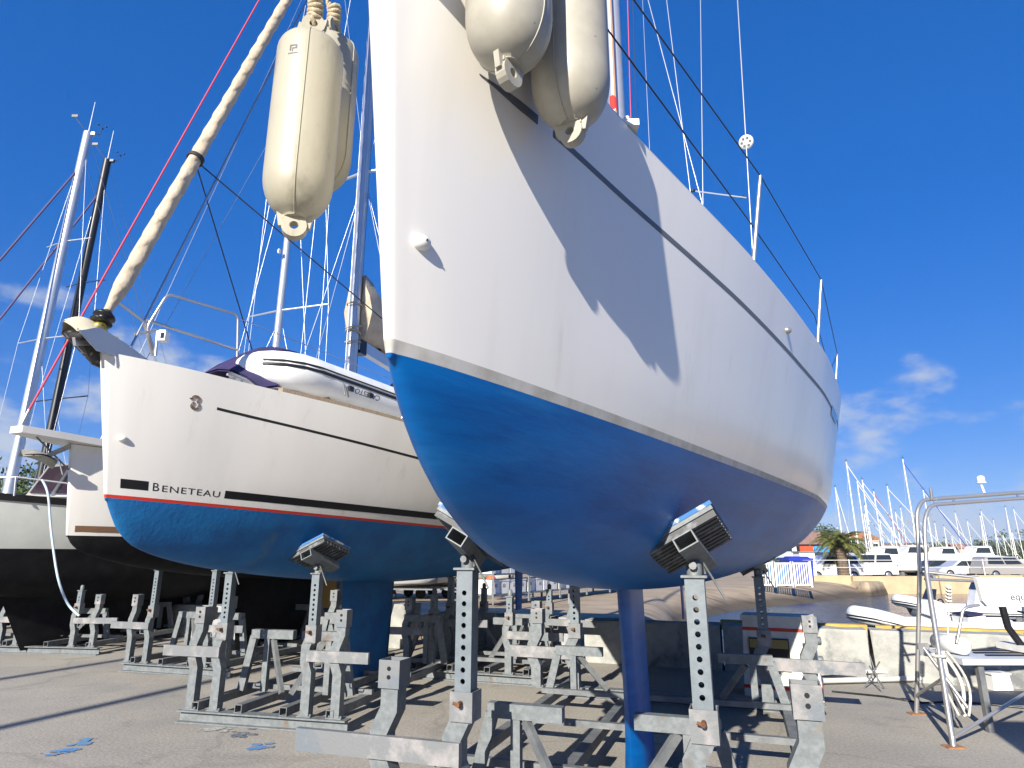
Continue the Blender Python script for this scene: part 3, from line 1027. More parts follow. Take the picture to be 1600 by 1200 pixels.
# furler and rolled genoa
fd = hb(-.02, 0, 3.20)
mtop = HB.pos(3.45, 0, 13.6)
fdir = (mtop - fd).normalized()
q = fdir.to_track_quat('Z', 'Y').to_matrix()
b = MB(); b.lathe([(.03, -.03), (.075, -.03), (.078, -.022), (.045, -.018), (.045, .018), (.078, .022), (.075, .035), (.05, .06), (.03, .075)], fd, 22, q); dr = b.build('furler_drum', M_blk, ben)
b = MB(); b.pipe([hb(.02, 0, 2.95), fd], .022, 10); b.lathe([(.02, -.09), (.035, -.08), (.035, -.05), (.02, -.04)], fd, 12, q); b.build('furler_toggle', mat('brass toggle', (.45, .38, .1), .4, .6), dr)
b = MB()
rows = []
Lg = (mtop - fd).length
n = 420
for i in range(n + 1):
    f = i / n
    t = f * (Lg - .12) * 1.0 + .08
    r = .057 - .016 * f
    if i < 10: r = .028 + (r - .028) * ss(i / 10)
    row = []
    for kk in range(32):
        a = 2 * math.pi * kk / 32
        h = a - t * 12
        rr = r * (.93 + .17 * ((h / math.pi) % 1.0) + .03 * math.sin(3 * a + t * 5) + .02 * math.sin(t * 23 + a * 2))
        row.append(fd + fdir * t + q @ Vector((math.cos(a) * rr, math.sin(a) * rr, 0)))
    row.append(row[0])
    rows.append(row)
b.grid(rows)
gen = b.build('rolled_genoa', M_sail, ben)
tb = ((W(300, 300, 5.4) - fd).dot(fdir))
b = MB()
for kq in range(3):
    c = fd + fdir * (tb + kq * .018)
    b.pipe([c + q @ Vector((math.cos(a) * .066, math.sin(a) * .066, .008 * math.sin(a + kq))) for a in [i * math.pi / 8 for i in range(17)]], .009, 6)
b.build('sheet_wraps', M_wired, gen)
tie = fd + fdir * tb
# dark sheets running aft from the wraps
for p in (W(845, 708, 8.8), W(398, 560, 7.0)):
    MB().pipe([tie, p], .0065, 6).build('genoa_sheet', M_wired, ben)
# mast, boom, sail cover
MSB = 2.92
mb_ = HB.pos(MSB, 0, 2.75); mt2 = HB.pos(MSB + .22, 0, 14.0)
MB().pipe([mb_, mt2], .068, 14).build('mast', M_alu, ben)
b = MB(); b.pipe([mb_ + HB.ax * .05 + HB.pt * .03, mb_.lerp(mt2, .9) + HB.ax * .05 + HB.pt * .03], .022, 6); b.build('mast_track', M_darkmast, ben)
g0 = HB.pos(MSB + .1, 0, 4.02); g1 = HB.pos(MSB + 3.4, 0, 3.85)
b = MB(); b.beam(g0, g1, .09, .14); b.build('boom', M_alu, ben)
b = MB(); b.beam(g0 + HB.ax * .02 - Vector((0, 0, .02)), g0 + HB.ax * .16 - Vector((0, 0, .02)), .1, .18); b.build('gooseneck', M_blk, ben)
b = MB(); rows = []
for i in range(25):
    t = i / 24
    c = g0.lerp(g1, t) + Vector((0, 0, .10))
    hgt = .62 * (1 - t) ** 2.2 + .20
    row = []
    for kk in range(15):
        a = math.pi * 2 * kk / 14
        wv = 1 + .10 * math.sin(kk * 2.3 + i * 1.3) + .07 * math.sin(i * 2.9 + kk)
        row.append(c + HB.pt * (math.sin(a) * (.19 - .07 * t) * wv) + Vector((0, 0, hgt * .5 - math.cos(a) * hgt * .5 * wv)) + HB.ax * (.05 * math.sin(kk + i)))
    rows.append(row)
b.grid(rows); b.add(rows[0][:-1], [tuple(range(14))])
cov = b.build('sail_cover', M_sail, ben)
b = MB()
for zz, tw in ((4.02, .1), (4.14, -.1), (4.22, .2), (4.5, 0)):
    c = HB.pos(MSB + .03, 0, zz)
    b.pipe([c + HB.pt * math.cos(a) * .085 + HB.ax * math.sin(a) * .10 + Vector((0, 0, tw * .2 * math.sin(a))) for a in [i * math.pi / 8 for i in range(17)]], .010, 6)
b.build('lashing', M_rope, cov)
b = MB(); b.beam(HB.pos(MSB + .1, 0, 2.95), g0.lerp(g1, .33) - Vector((0, 0, .09)), .045, .06); b.build('vang', M_dsteel, ben)
# spreaders and shrouds
for zs, wd in ((6.4, .95), (9.8, .75)):
    mz = HB.pos(MSB + .1, 0, zs)
    for sd in (1, -1):
        MB().pipe([mz, mz + HB.pt * wd * sd + HB.ax * .25 + Vector((0, 0, .08))], .02, 8, .014).build('spreader', M_alu, ben)
for sd in (1, -1):
    ch = HB.pos(MSB + .25, 1.0 * sd, 2.72)
    sp = HB.pos(MSB + .35, .95 * sd, 6.48)
    for e in ((ch, sp), (sp, mt2), (ch, HB.pos(MSB + .1, 0, 6.3)), (ch - HB.ax * .35, HB.pos(MSB + .1, 0, 6.3)), (HB.pos(MSB + .35, .75 * sd, 9.88), HB.pos(MSB + .1, 0, 6.4))):
        MB().pipe(e, .0045, 6).build('shroud', M_wire, ben)
for dx, dy in ((-.06, .08), (-.09, -.02), (-.07, .03)):
    MB().pipe([HB.pos(MSB + dx, dy, 2.8), HB.pos(MSB + dx * .5 + .15, dy * .6, 13.5)], .004, 5).build('halyard', M_wire, ben)
for zs in (13.7, 9.9):
    MB().pipe([HB.pos(9.6, .3, 2.7), HB.pos(MSB + .2, 0, zs)], .0045, 5).build('backstay', M_wire, ben)
MB().pipe([HB.pos(.12, .04, 2.95), HB.pos(MSB + .15, 0, 12.0)], .010, 6).build('halyard', M_wire, ben)
# pulpit
def pipes(nm, paths, r, m, parent, n=8):
    b = MB()
    for p in paths: b.pipe(p, r, n)
    return b.build(nm, m, parent)
pipes('pulpit', [rounded([W(243, 556, 5.35), W(229, 512, 5.25), W(262, 459, 5.30), W(372, 492, 5.95), W(370, 590, 6.0)], .06),
                 rounded([W(229, 500, 5.25), W(371, 547, 5.98)], .05),
                 rounded([W(172, 500, 5.05), W(176, 466, 5.1), W(232, 508, 5.35)], .05),
                 [W(210, 522, 5.15), W(245, 516, 5.3)], [W(238, 556, 5.4), W(226, 506, 5.25)]], .0125, M_stain, ben)
b = MB(); b.pipe([W(243, 556, 5.15), W(246, 518, 5.15)], .012); pst = b.build('light_bracket', M_stain, ben)
b = MB(); c = W(255, 526, 5.15); b.box(c, (.07, .07, .085)); b.box(c + Vector((0, 0, .046)), (.055, .055, .012)); nl = b.build('navigation_light', M_plastic, ben)
MB().box(c + Vector((.012, -.036, 0)), (.03, .004, .05)).build('lens', M_glass, nl)
# lifelines and foredeck cleat
lf0, lf1 = W(371, 497, 5.96), W(371, 550, 5.98)
st_top = HB.pos(2.45, HB.par(2.45)[0] - .04, 3.32)
for a, e in ((lf0, W(860, 690, 9.6)), (lf1, W(860, 770, 9.6))):
    MB().pipe([a, e], .004, 6).build('lifeline', M_wire, ben)
sp_, _z = bs(630, 664, 2, 5)
b = MB(); gq = HB.pos(sp_, HB.par(sp_)[0] - .05, HB.par(sp_)[2]); b.pipe([gq, W(657, 560, gq.y + .05)], .013, 8); b.build('stanchion', M_stain, ben)
b = MB(); c = HB.pos(.95, .28, 2.96)
b.pipe([c + HB.ax * -.13 + Vector((0, 0, .045)), c + HB.ax * .13 + Vector((0, 0, .045))], .012, 8)
for kk in (-.045, .045): b.pipe([c + HB.ax * kk, c + HB.ax * kk + Vector((0, 0, .045))], .012, 8)
b.build('mooring_cleat', M_stain, ben)
# cockpit hood behind the dinghy
b = MB(); rows = []
for i in range(9):
    t = i / 8
    s = 1.15 + 1.3 * t
    rows.append([HB.pos(s, -.70 + 1.05 * kk / 6, 2.80 + .86 * math.sin(math.pi * (.15 + .5 * t)) * math.sin(math.pi * (.14 + .72 * kk / 6))) for kk in range(7)])
b.grid(rows, True, True); b.grid([[p - Vector((0, 0, .02)) for p in r] for r in rows]); b.build('hatch_hood', mat('navy purple canvas', (.018, .016, .06), .85, 0, (.035, .022, .10), 3), ben)

# anchor on the Beneteau
an = thing('bow_anchor', 'cream painted plough anchor with dark underside on the BENETEAU bow roller', 'anchor', tuple(hb(-.3, 0, 3.05)))
b = MB(); b.path([hb(-.24, 0, 2.97), hb(-.05, 0, 3.03), hb(.15, 0, 3.01), hb(.45, 0, 2.94)], .06, .03, HB.pt); b.build('shank', M_stain, an)
ac = W(141, 520, 4.50)
def al(u, v, t): return ac + (HB.ax * u + HB.pt * v + Vector((0, 0, t))) * 1.2
b = MB(); rows = []
for i in range(13):
    t = i / 12
    a = math.pi * t
    rows.append([al(-.15 + .27 * t - .02 * math.cos(kk / 6 * math.pi / 2 * 2), (kk / 6) * .125 * math.sin(math.pi * (.12 + .76 * t)) ** .6, .085 * math.sin(math.pi * (.1 + .85 * t)) * math.cos(kk / 6 * math.pi / 2) - .03 * abs(kk / 6)) for kk in range(-6, 7)])
b.grid(rows, True); b.grid([[p - Vector((0, 0, .012)) for p in r] for r in rows], True, True)
b.build('fluke_top', mat('chipped cream paint', (.62, .57, .42), .6, 0, (.5, .45, .33), 6, .45, .7, col3=(.2, .12, .07), scale3=14, lo3=.68, hi3=.75), an)
b = MB(); b.slab([al(-.13, .07, -.02), al(.12, .09, -.03), al(.13, 0, -.20), al(.05, 0, -.19)], HB.pt * -.012); b.slab([al(-.13, -.07, -.02), al(.12, -.09, -.03), al(.13, 0, -.20), al(.05, 0, -.19)], HB.pt * .012)
b.slab([al(-.13, .07, -.03), al(-.13, -.07, -.03), al(.05, 0, -.195)], HB.ax * .01)
b.build('fluke_keel', mat('tarred steel', (.03, .03, .03), .6, 0, (.25, .23, .2), 22, .55, .62), an)
b = MB(); b.beam(al(-.03, .10, -.04), al(.10, .12, -.02), .012, .03); b.beam(al(-.12, .05, -.06), al(-.04, .09, -.05), .012, .035); b.build('reinforcing_rib', MATS['chipped cream paint'], an)

# inflatable dinghy upside down on the foredeck
dg = thing('inflatable_dinghy', 'white upturned inflatable dinghy with black stripes lashed on the foredeck', 'dinghy', tuple(HB.pos(2.6, .1, 2.8)))
DZ = 2.93
def dpt(s, w_, z): return HB.o + HB.ax * (s + .28) + HB.pt * w_ + Vector((0, 0, z))
def zdk(s): return HB.par(s + .28)[2]
def wp(s): return .82 - .34 * (2.55 - s) / 1.2
pth = []
for i in range(33):
    t = i / 32
    if t < .36:
        s = 2.55 - 1.2 * t / .36; w_ = wp(s)
    elif t > .64:
        s = 1.35 + 1.2 * (t - .64) / .36; w_ = -.24 + .10 * (t - .64) / .36
    else:
        a = (t - .36) / .28 * math.pi
        s, w_ = 1.35 - .34 * math.sin(a), .12 + .36 * math.cos(a)
    pth.append(dpt(s, w_, zdk(s) + .34))
tr = MB()
tr.pipe([pth[0] + HB.ax * .12] + pth + [pth[-1] + HB.ax * .12], .18, 20)
tube = tr.build('buoyancy_tube', M_hyp, dg)
b = MB(); rows = []
for i in range(9):
    s = 1.06 + (2.6 - 1.06) * i / 8
    hw = .42 if s > 1.35 else .42 * math.sqrt(max(.05, 1 - ((1.35 - s) / .36) ** 2))
    rows.append([dpt(s, .18 + .14 * (s - 1.06) + hw * kk / 4, zdk(s) + .44 + .06 * (1 - abs(kk / 4))) for kk in range(-4, 5)])
b.grid(rows, True, True); b.grid([[p - Vector((0, 0, .03)) for p in r] for r in rows]); b.build('floor', M_hypg, dg)
for dz_, hh in ((.045, .018), (.005, .03)):
    b = MB(); rows = []
    for i in range(0, 16):
        p = pth[i]
        d = (pth[i + 1] - p).normalized()
        nn = d.cross(Vector((0, 0, 1))).normalized()
        if nn.dot(HB.pt - HB.ax * .3) < 0: nn = -nn
        rows.append([p + nn * .190 + Vector((0, 0, dz_ + hh / 2)) - nn * .004, p + nn * .194 + Vector((0, 0, dz_)), p + nn * .190 + Vector((0, 0, dz_ - hh / 2)) - nn * .004])
    b.grid(rows, True, True); b.build('rubbing_strake', M_blk, dg)
for sx in (1.5, 2.4):
    for ww in (-.1, .5):
        MB().box(dpt(sx, ww, zdk(sx) + .10), (.12, .12, .24)).build('chock', M_teak, dg)
# upside-down name, reads inverted like the dinghy
def fn_dg(x, y):
    sx = 1.98 - x
    p = dpt(sx, wp(sx), zdk(sx) + .34)
    yy = -y - .035
    return p + HB.pt * (math.sqrt(max(0, .18 ** 2 - (yy) ** 2)) * 1.0 + .008) + Vector((0, 0, yy))
text_mesh('CABESTO', .075, fn_dg, 'lettering', M_blk, dg, 1.0)
for sx in (1.85, 2.56, 1.6):
    b = MB(); p = dpt(sx, wp(sx) + .180, zdk(sx) + .28); b.box(p, (.03, .07, .05), Matrix.Rotation(-HB.bear, 3, 'Z')); b.build('lifting_handle', M_blk, dg)
for sx in (1.5, 1.56):
    b = MB(); b.pipe([dpt(sx, .14 + .60 * math.cos(a), zdk(sx) + .18 + .38 * math.sin(a)) for a in [i * math.pi / 10 for i in range(11)]], .008, 6); b.build('lashing_strap', M_dsteel, dg)

# ================================================================== CRADLES
def hole_post(b, x, y, z0, z1, wd, zs, r, n=8):
    """square tube with real round holes through its front and back faces (normal -y / +y)"""
    h = wd / 2
    zz = sorted(zs)
    cells = []
    cur = z0
    for z in zz:
        cells.append((cur, z - h * .42, None)); cells.append((z - h * .42, z + h * .42, z)); cur = z + h * .42
    cells.append((cur, z1, None))
    for sg in (-1, 1):
        yy = y + sg * h
        for a, e, hz in cells:
            if hz is None:
                q = [(x - h, yy, a), (x + h, yy, a), (x + h, yy, e), (x - h, yy, e)]
                b.add(q, [(0, 1, 2, 3) if sg < 0 else (3, 2, 1, 0)])
            else:
                ang = [2 * math.pi * (i + .5) / n for i in range(n)]
                hh = (e - a) / 2
                outer = []
                for t in ang:
                    cx, cz = math.cos(t), math.sin(t)
                    kx = min(h / abs(cx), hh / abs(cz))
                    outer.append((x + cx * kx, yy, hz + cz * kx))
                # corners
                inner = [(x + math.cos(t) * r, yy, hz + math.sin(t) * r) for t in ang]
                deep = [(x + math.cos(t) * r, yy - sg * .012, hz + math.sin(t) * r) for t in ang]
                vs = outer + inner + deep + [(x + h, yy, hz + hh), (x - h, yy, hz + hh), (x - h, yy, hz - hh), (x + h, yy, hz - hh)]
                fs = []
                for i in range(n):
                    j = (i + 1) % n
                    fs.append((i, j, n + j, n + i) if sg > 0 else (n + i, n + j, j, i))
                    fs.append((n + i, n + j, 2 * n + j, 2 * n + i))
                cs = [(0, 1, 3 * n), (2, 3, 3 * n + 1), (4, 5, 3 * n + 2), (6, 7, 3 * n + 3)]
                for i, j, c_ in cs:
                    fs.append((i, c_, j))
                b.add(vs, fs)
    for sx in (-1, 1):
        q = [(x + sx * h, y - h, z0), (x + sx * h, y + h, z0), (x + sx * h, y + h, z1), (x + sx * h, y - h, z1)]
        b.add(q, [(0, 1, 2, 3) if sx > 0 else (3, 2, 1, 0)])
    # dark inside: inner liner box
    b.add([(x - h, y - h, z1), (x + h, y - h, z1), (x + h, y + h, z1), (x - h, y + h, z1)], [(0, 1, 2, 3)])

def pad(parent, x, y, z, tilt, wd=.40, ln=.44, mirror=1):
    """ribbed rubber pad on a hinged channel; tilt about the fore-aft axis so that it meets the bilge"""
    c = Vector((x, y, z))
    m = Matrix.Rotation(tilt * .8, 3, 'Y') @ Matrix.Rotation(-.30, 3, 'X')
    b = MB()
    b.box(c + m @ Vector((0, 0, .012)), (wd, ln, .022), m)
    po = b.build('pad_plate', M_galv, parent, True)
    b = MB()
    b.box(c + m @ Vector((0, 0, .034)), (wd * 1.04, ln * 1.02, .022), m)
    b.build('pad_facing', mat('blue stained pad', (.02, .12, .32), .7, 0, (.55, .58, .58), 9, .5, .6), po, True)
    for i in range(9):
        b = MB()
        yy = (i - 4) * ln / 9
        b.beam(c + m @ Vector((-wd * .49, yy, -.018)), c + m @ Vector((wd * .49, yy, -.018)), ln / 16, .034, up=m @ Vector((0, 0, 1)))
        b.build('pad_rib', mat('ribbed pad rubber', (.05, .055, .06), .6, 0, (.16, .17, .18), 14, .5, .65), po, True)
    b = MB()
    b.beam(c + m @ Vector((0, -ln * .52, -.075)), c + m @ Vector((0, ln * .52, -.075)), .11, .075, up=m @ Vector((0, 0, 1)), hollow=.007)
    b.build('pad_channel', M_galv, po, True)
    return c + m @ Vector((0, 0, -.11))

def cradle(label, loc, rz, posts, zb, zsl, wd, nh, hs, base, rails=True, group='steel boat cradles', tilt=.5, foot_y=0.0):
    """posts: list of (x_post, x_outer, y, ztop, arm_end, pad(bool), dark)"""
    t = thing('boat_cradle', label, 'boat cradle', loc, rz, group)
    x0, x1, y0, y1 = base
    for yy in (y0, y1):
        b = MB()
        b.box(((x0 + x1) / 2, yy, .008), (x1 - x0, .12, .012)); b.box(((x0 + x1) / 2, yy, .055), (x1 - x0, .012, .082)); b.box(((x0 + x1) / 2, yy, .103), (x1 - x0, .12, .013))
        b.build('base_beam', M_galv, t, True)
    for i in range(4):
        xx = x0 + .12 + (x1 - x0 - .24) * (i + .1) / 3.2
        b = MB(); b.beam((xx, y0 - .03, .146), (xx, y1 + .03, .146), .075, .072, hollow=.006); b.build('rail', M_dsteel, t, True)
    for i in range(3):
        yy = y0 + (y1 - y0) * (i + .7) / 3.4
        b = MB(); b.beam((x0 + .1, yy, .205), (x1 - .1, yy, .205), .05, .045); b.build('cross_tie', M_dsteel, t, True)
    for (xp, xo, y, zt, xe, haspad) in posts:
        sg = 1 if xo > xp else -1
        j = wd * .42
        # post leg and outer leg, each cranked where the arm crosses it
        for xl, ztop, nm in ((xp, zsl + .14, 'leg'), (xo, zsl + .28, 'leg')):
            b = MB()
            b.path([(xl - .1 * j, y, .11), (xl - .1 * j, y, zb - .15), (xl - j, y, zb - .06), (xl - j, y, zb + .07), (xl + .25 * j, y, zb + .19), (xl + .25 * j, y, ztop - .02)], wd * .92, wd * .9, (0, 1, 0))
            lg = b.build(nm, M_galv, t, True)
            b = MB(); b.box((xl - .1 * j, y, .116), (wd * 1.5, wd * 1.1, .010))
            for dx_ in (-.55, .55): b.lathe([(.012, 0), (.012, .014)], (xl - .1 * j + dx_ * wd * 1.1, y - wd * .3, .121), 6)
            b.build('foot_plate', M_galv, lg, True)
            b = MB()
            b.beam((xl + .25 * j, y, ztop - .15), (xl + .25 * j, y, ztop), wd * 1.16, wd * 1.16, up=(0, 1, 0), hollow=.006)
            b.build('sleeve', M_galv2, lg, True)
            if xl == xo:
                for dz in (.045, .09):
                    b = MB(); b.lathe([(.012, 0), (.012, .002)], (xl + .25 * j, y - wd * .58 - .0015, ztop - dz), 10, Matrix.Rotation(R(90), 3, 'X')); b.build('pin_hole', M_blk, lg, True)
            else:
                b = MB(); b.lathe([(.013, -.03), (.013, .03)], (xl + .25 * j, y - wd * .58 - .02, ztop - .055), 10, Matrix.Rotation(R(90), 3, 'X')); b.pipe([(xl + .25 * j - .03, y - wd * .6 - .035, ztop - .05), (xl + .25 * j + .012, y - wd * .6 - .035, ztop - .062)], .009, 6); b.build('locking_pin', M_pin, lg, True)
        xc = xp + .25 * j
        b = MB()
        zs = [zsl + .14 + .05 + hs * i for i in range(nh) if zsl + .19 + hs * i < zt - .07]
        hole_post(b, xc, y, zsl - .02, zt, wd * .84, zs, wd * .13)
        b.build('post', mat('bluish post steel', (.125, .152, .172), .55, .15, (.165, .192, .212), 12, .4, .65, bump=.08, bscale=60), t, True)
        b = MB(); b.box((xc, y, zt + .006), (wd * 1.12, wd * 1.12, .012)); b.lathe([(wd * .34, .012), (wd * .34, .075), (wd * .2, .085), (.02, .09)], (xc, y, zt), 16); b.build('post_cap', M_galv, t, True)
        # horizontal arm
        b = MB(); b.beam((xp - sg * .01 - (j if sg < 0 else 0) * 0, y - wd * .5, zb), (xe, y - wd * .5, zb + random.uniform(-.012, .012)), wd * .35, wd * 1.02, hollow=0); ar = b.build('arm', M_galv2, t, True)
        b = MB(); b.pipe(rounded([(xp + sg * .06, y - wd * .4, zb - .04), (xp + sg * .06, y - wd * .4, zb - .10), (xp + sg * .14, y - wd * .4, zb - .10), (xp + sg * .14, y - wd * .4, zb - .04)], .015), .006, 6); b.build('arm_loop', M_galv, ar, True)
        if haspad:
            tl = -tilt * (1 if xp > 0 else -1)
            cx = xp + .25 * j + (-.02 if xp > 0 else .02)
            pad(t, cx, y + .03, zt + .185, tl)
            b = MB(); b.pipe([(xc + wd * .5, y - wd * .4, zt + .02), (xc + wd * .45, y - wd * .45, zt + .075), (xc + wd * 1.25, y - wd * .3, zt - .10)], .006, 5); b.build('tie_rod', M_dsteel, t, True)
            b = MB(); b.lathe([(.02, -wd * .62), (.02, wd * .62)], (xc, y, zt + .06), 8, Matrix.Rotation(R(90), 3, 'X')); b.build('hinge_bolt', M_dsteel, t, True)
        # trapezoid brace behind the leg
        sy = 1 if y < (y0 + y1) / 2 else -1
        yb = y + sy * .55
        b = MB(); b.beam((xp - sg * .42, yb, zb + .10), (xp + sg * .06, yb, zb + .10), .07, .085); b.build('brace_top', M_galv, t, True)
        b = MB(); b.beam((xp + sg * .04, yb, zb + .08), (xp + sg * .14, yb, .18), .05, .075); b.build('brace_leg', M_galv, t, True)
        b = MB(); b.beam((xp - sg * .18, yb, zb + .05), (xp - sg * .42, yb - sy * .15, .2), .04, .05); b.build('brace_strut', M_dsteel, t, True)
        b = MB(); b.beam((xp - sg * .12, yb, zb + .06), (xp - sg * .12, yb, .18), .055, .06); b.build('brace_post', M_galv, t, True)
    return t

mo = HM.o + HM.ax * 2.2
cradle('large scuffed steel cradle with ribbed blue stained pads under the bright blue hull', (mo.x, mo.y, 0), -R(19.3),
       [(-.72, -1.17, 0, 1.42, -1.75, True), (.55, 1.02, 0, 1.39, 1.48, True), (-1.02, -1.45, 3.75, 1.28, -1.75, True), (.92, 1.35, 3.75, 1.28, 1.8, True)],
       .47, .64, .115, 11, .058, (-1.3, 1.25, -.02, 3.9), tilt=.62)
bo = HB.o + HB.ax * 1.82
cradle('grey steel cradle with pale arms under the BENETEAU bow', (bo.x, bo.y, 0), -R(14),
       [(-.44, -.70, 0, 1.33, -1.05, True), (.50, .80, 0, 1.33, 1.10, True), (-.75, -1.0, 3.1, 1.2, -1.3, True), (.75, 1.0, 3.1, 1.2, 1.3, True)],
       .62, .74, .092, 12, .043, (-.80, .92, -.02, 3.3), tilt=.55)

cradle('empty steel cradle with lowered posts standing behind the fin keel', (-.55, 8.6, 0), -R(20),
       [(-.5, -.85, 0, 1.0, -1.2, False), (.55, .9, 0, 1.0, 1.25, False), (-.5, -.85, 1.7, 1.0, -1.2, False), (.55, .9, 1.7, 1.0, 1.25, False)], .56, .68, .09, 4, .043, (-.9, .95, -.02, 1.8))
for nm_, mx_, my_, hh_ in (('unseen white yacht on props added behind the viewer for its tall mast shadow', -10.4, -8.0, 12.5), ('second unseen yacht on props added behind the viewer for its mast shadow', -13.4, -8.6, 13.0)):
    Hq = Hull((mx_ - 1.0, my_ - 3.2), 18, 1.75, .1, [(0, 2.7), (3, 2.55), (9, 2.5)], [(0, 1.75), (.2, 1.5), (1, 1.3), (4, 1.15), (9, 1.5)], scaled(BD, .75, .7), scaled(BW, .75, .7), 9.0)  # unseen yachts, added so that their masts throw shadow lines across the yard
    bq = thing('sailboat', nm_, 'sailboat', (Hq.o.x, Hq.o.y, 0))
    Hq.mesh([('topsides', M_white2, lambda s: 9, lambda s: 1.75, 6, False), ('bottom_paint', M_black, lambda s: 1.75, lambda s: 0, 8, True)], bq, 16)
    Hq.deck(bq, M_white2)
    fin(bq, Hq, 3, 4.4, 1.3, .03, .12, M_black)
    MB().pipe([(mx_, my_, 2.4), (mx_, my_ + .1, hh_)], .085, 12).build('mast', M_alu, bq)

# ---------------------------------------------------------------- third yacht, white with brown stripe
k3 = .75
H3 = Hull((-5.05, 7.45), 21, 1.74, .12, [(0, 2.74), (2, 2.64), (5, 2.5), (9, 2.45)],
          [(0, 1.74), (.05, 1.64), (.15, 1.56), (.5, 1.45), (1.2, 1.32), (3, 1.16), (5, 1.1), (7, 1.25), (9, 1.6)], scaled(BD, k3, .85), scaled(BW, k3, .85), 9.0)
b3 = thing('sailboat', 'white yacht with brown stripe, black bottom and long flat bowsprit', 'sailboat', (H3.o.x, H3.o.y, 0))
H3.mesh([('topsides', M_white2, lambda s: 9, lambda s: 1.72, 10, False), ('bottom_paint', M_black, lambda s: 1.72, lambda s: 0, 14, True)], b3, 30)
H3.deck(b3, M_white2)
H3.strip('brown_stripe', M_brown, b3, .06, 6, lambda s: 1.795, .07, .003, 1, 30)
b = MB()
b.slab([H3.pos(-.62, -.10, 2.77), H3.pos(-.62, .10, 2.77), H3.pos(-.3, .17, 2.76), H3.pos(.9, .42, 2.70), H3.pos(.9, -.42, 2.70), H3.pos(-.3, -.17, 2.76)], (0, 0, .075)); b.build('bowsprit', M_white2, b3)
b = MB(); b.beam(H3.pos(-.005, 0, 2.70), H3.pos(-.005, 0, 2.42), .04, .02, up=H3.ax); b.build('stem_plate', M_stain, b3)
b = MB(); b.pipe([H3.pos(-.02, 0, 2.45), H3.pos(-.40, 0, 2.76)], .009, 6); b.build('bobstay', M_dsteel, b3)
fin(b3, H3, 2.6, 4.6, 1.25, .08, .12, M_black, 'keel', .2, 4.6)
f3 = H3.pos(.55, 0, 2.83)
b = MB(); q3 = (H3.pos(3.2, 0, 13) - f3).normalized().to_track_quat('Z', 'Y').to_matrix()
b.lathe([(.02, 0), (.02, .25), (.075, .26), (.08, .28), (.05, .29), (.05, .36), (.08, .37), (.075, .39), (.03, .41), (.03, .5)], f3, 16, q3); b.build('furler', M_dsteel, b3)
b = MB(); b.lathe([(.045, .52), (.055, .56), (.055, .78), (.03, .8)], f3, 14, q3); b.build('furler_cover', M_blk, b3)
pipes('pulpit', [rounded([H3.pos(.5, .25, 2.8), H3.pos(.35, .25, 3.4), H3.pos(.9, .36, 3.4), H3.pos(1.7, .55, 3.38), H3.pos(1.7, .55, 2.7)], .08), [H3.pos(.6, .3, 3.08), H3.pos(1.7, .55, 3.05)]], .0125, M_stain, b3)
m3b, m3t = H3.pos(3.0, 0, 2.6), H3.pos(3.25, 0, 14.2)
MB().pipe([m3b, m3t], .062, 12).build('mast', M_alu, b3)
for zs, wd in ((5.55, .85), (9.0, .7)):
    for sd in (1, -1):
        MB().pipe([H3.pos(3.06, 0, zs), H3.pos(3.25, wd * sd, zs + .07)], .018, 8, .013).build('spreader', M_alu, b3)
        MB().pipe([H3.pos(3.2, .95 * sd * (wd / .85), 2.6), H3.pos(3.25, wd * sd, zs + .07), H3.pos(3.2, 0, 13.8 if zs < 8 else 12)], .004, 5).build('shroud', M_wire, b3)
        MB().pipe([H3.pos(2.9 + .3 * sd, .8 * sd, 2.6), H3.pos(3.1, 0, zs - .1)], .004, 5).build('shroud', M_wire, b3)
b = MB(); b.lathe([(.02, 0), (.03, .01), (.03, .06), (.018, .08)], H3.pos(2.93, 0, 6.55), 10); b.build('steaming_light', M_plastic, b3)
rp0 = H3.pos(-.58, 0, 2.85)
rtop = W(405, 0, 8.6); rtop = rp0 + (rtop - rp0) * 1.25
MB().pipe([rp0 + (rtop - rp0) * .02, rtop], .011, 6).build('red_halyard', M_pink, b3)
b = MB(); b.pipe([rp0 - Vector((0, 0, .03)), rp0 + (rtop - rp0) * .02], .014, 8); b.build('shackle', M_stain, b3)
for zs in (10.4, 12.9):
    MB().pipe([H3.pos(.3, 0, 2.8), H3.pos(3.2, 0, zs)], .005, 5).build('forestay', M_wire, b3)
a3 = thing('bow_anchor', 'small grey anchor slung under the long flat bowsprit', 'anchor', tuple(H3.pos(-.5, 0, 2.55)))
b = MB(); rows = []
for i in range(9):
    t = i / 8
    rows.append([H3.pos(-.55 + .38 * t, kk / 4 * .14 * math.sin(math.pi * (.1 + .8 * t)), 2.60 - .07 * t - .05 * abs(kk / 4) + .05 * math.sin(3 * t)) for kk in range(-4, 5)])
b.grid(rows); b.grid([[p - Vector((0, 0, .02)) for p in r] for r in rows], True, True); b.slab([H3.pos(-.5, .1, 2.55), H3.pos(-.2, .1, 2.55), H3.pos(-.2, 0, 2.44)], H3.pt * -.02)
b.build('fluke', mat('dull zinc', (.42, .41, .36), .6, .3, (.3, .3, .27), 10), a3)
b = MB(); b.beam(H3.pos(-.3, 0, 2.56), H3.pos(.05, 0, 2.76), .03, .05); b.build('shank', MATS['dull zinc'], a3)
co3 = H3.o + H3.ax * 1.75
cradle('rusty grey cradle standing in shade under the yacht with the brown stripe', (co3.x, co3.y, 0), -R(18),
       [(-.5, -.8, 0, 1.30, -1.15, False), (.48, .78, 0, 1.30, 1.05, False), (-.6, -.9, 2.8, 1.1, -1.2, False), (.6, .9, 2.8, 1.1, 1.2, False)], .58, .70, .085, 12, .043, (-.85, .9, -.02, 3.0))

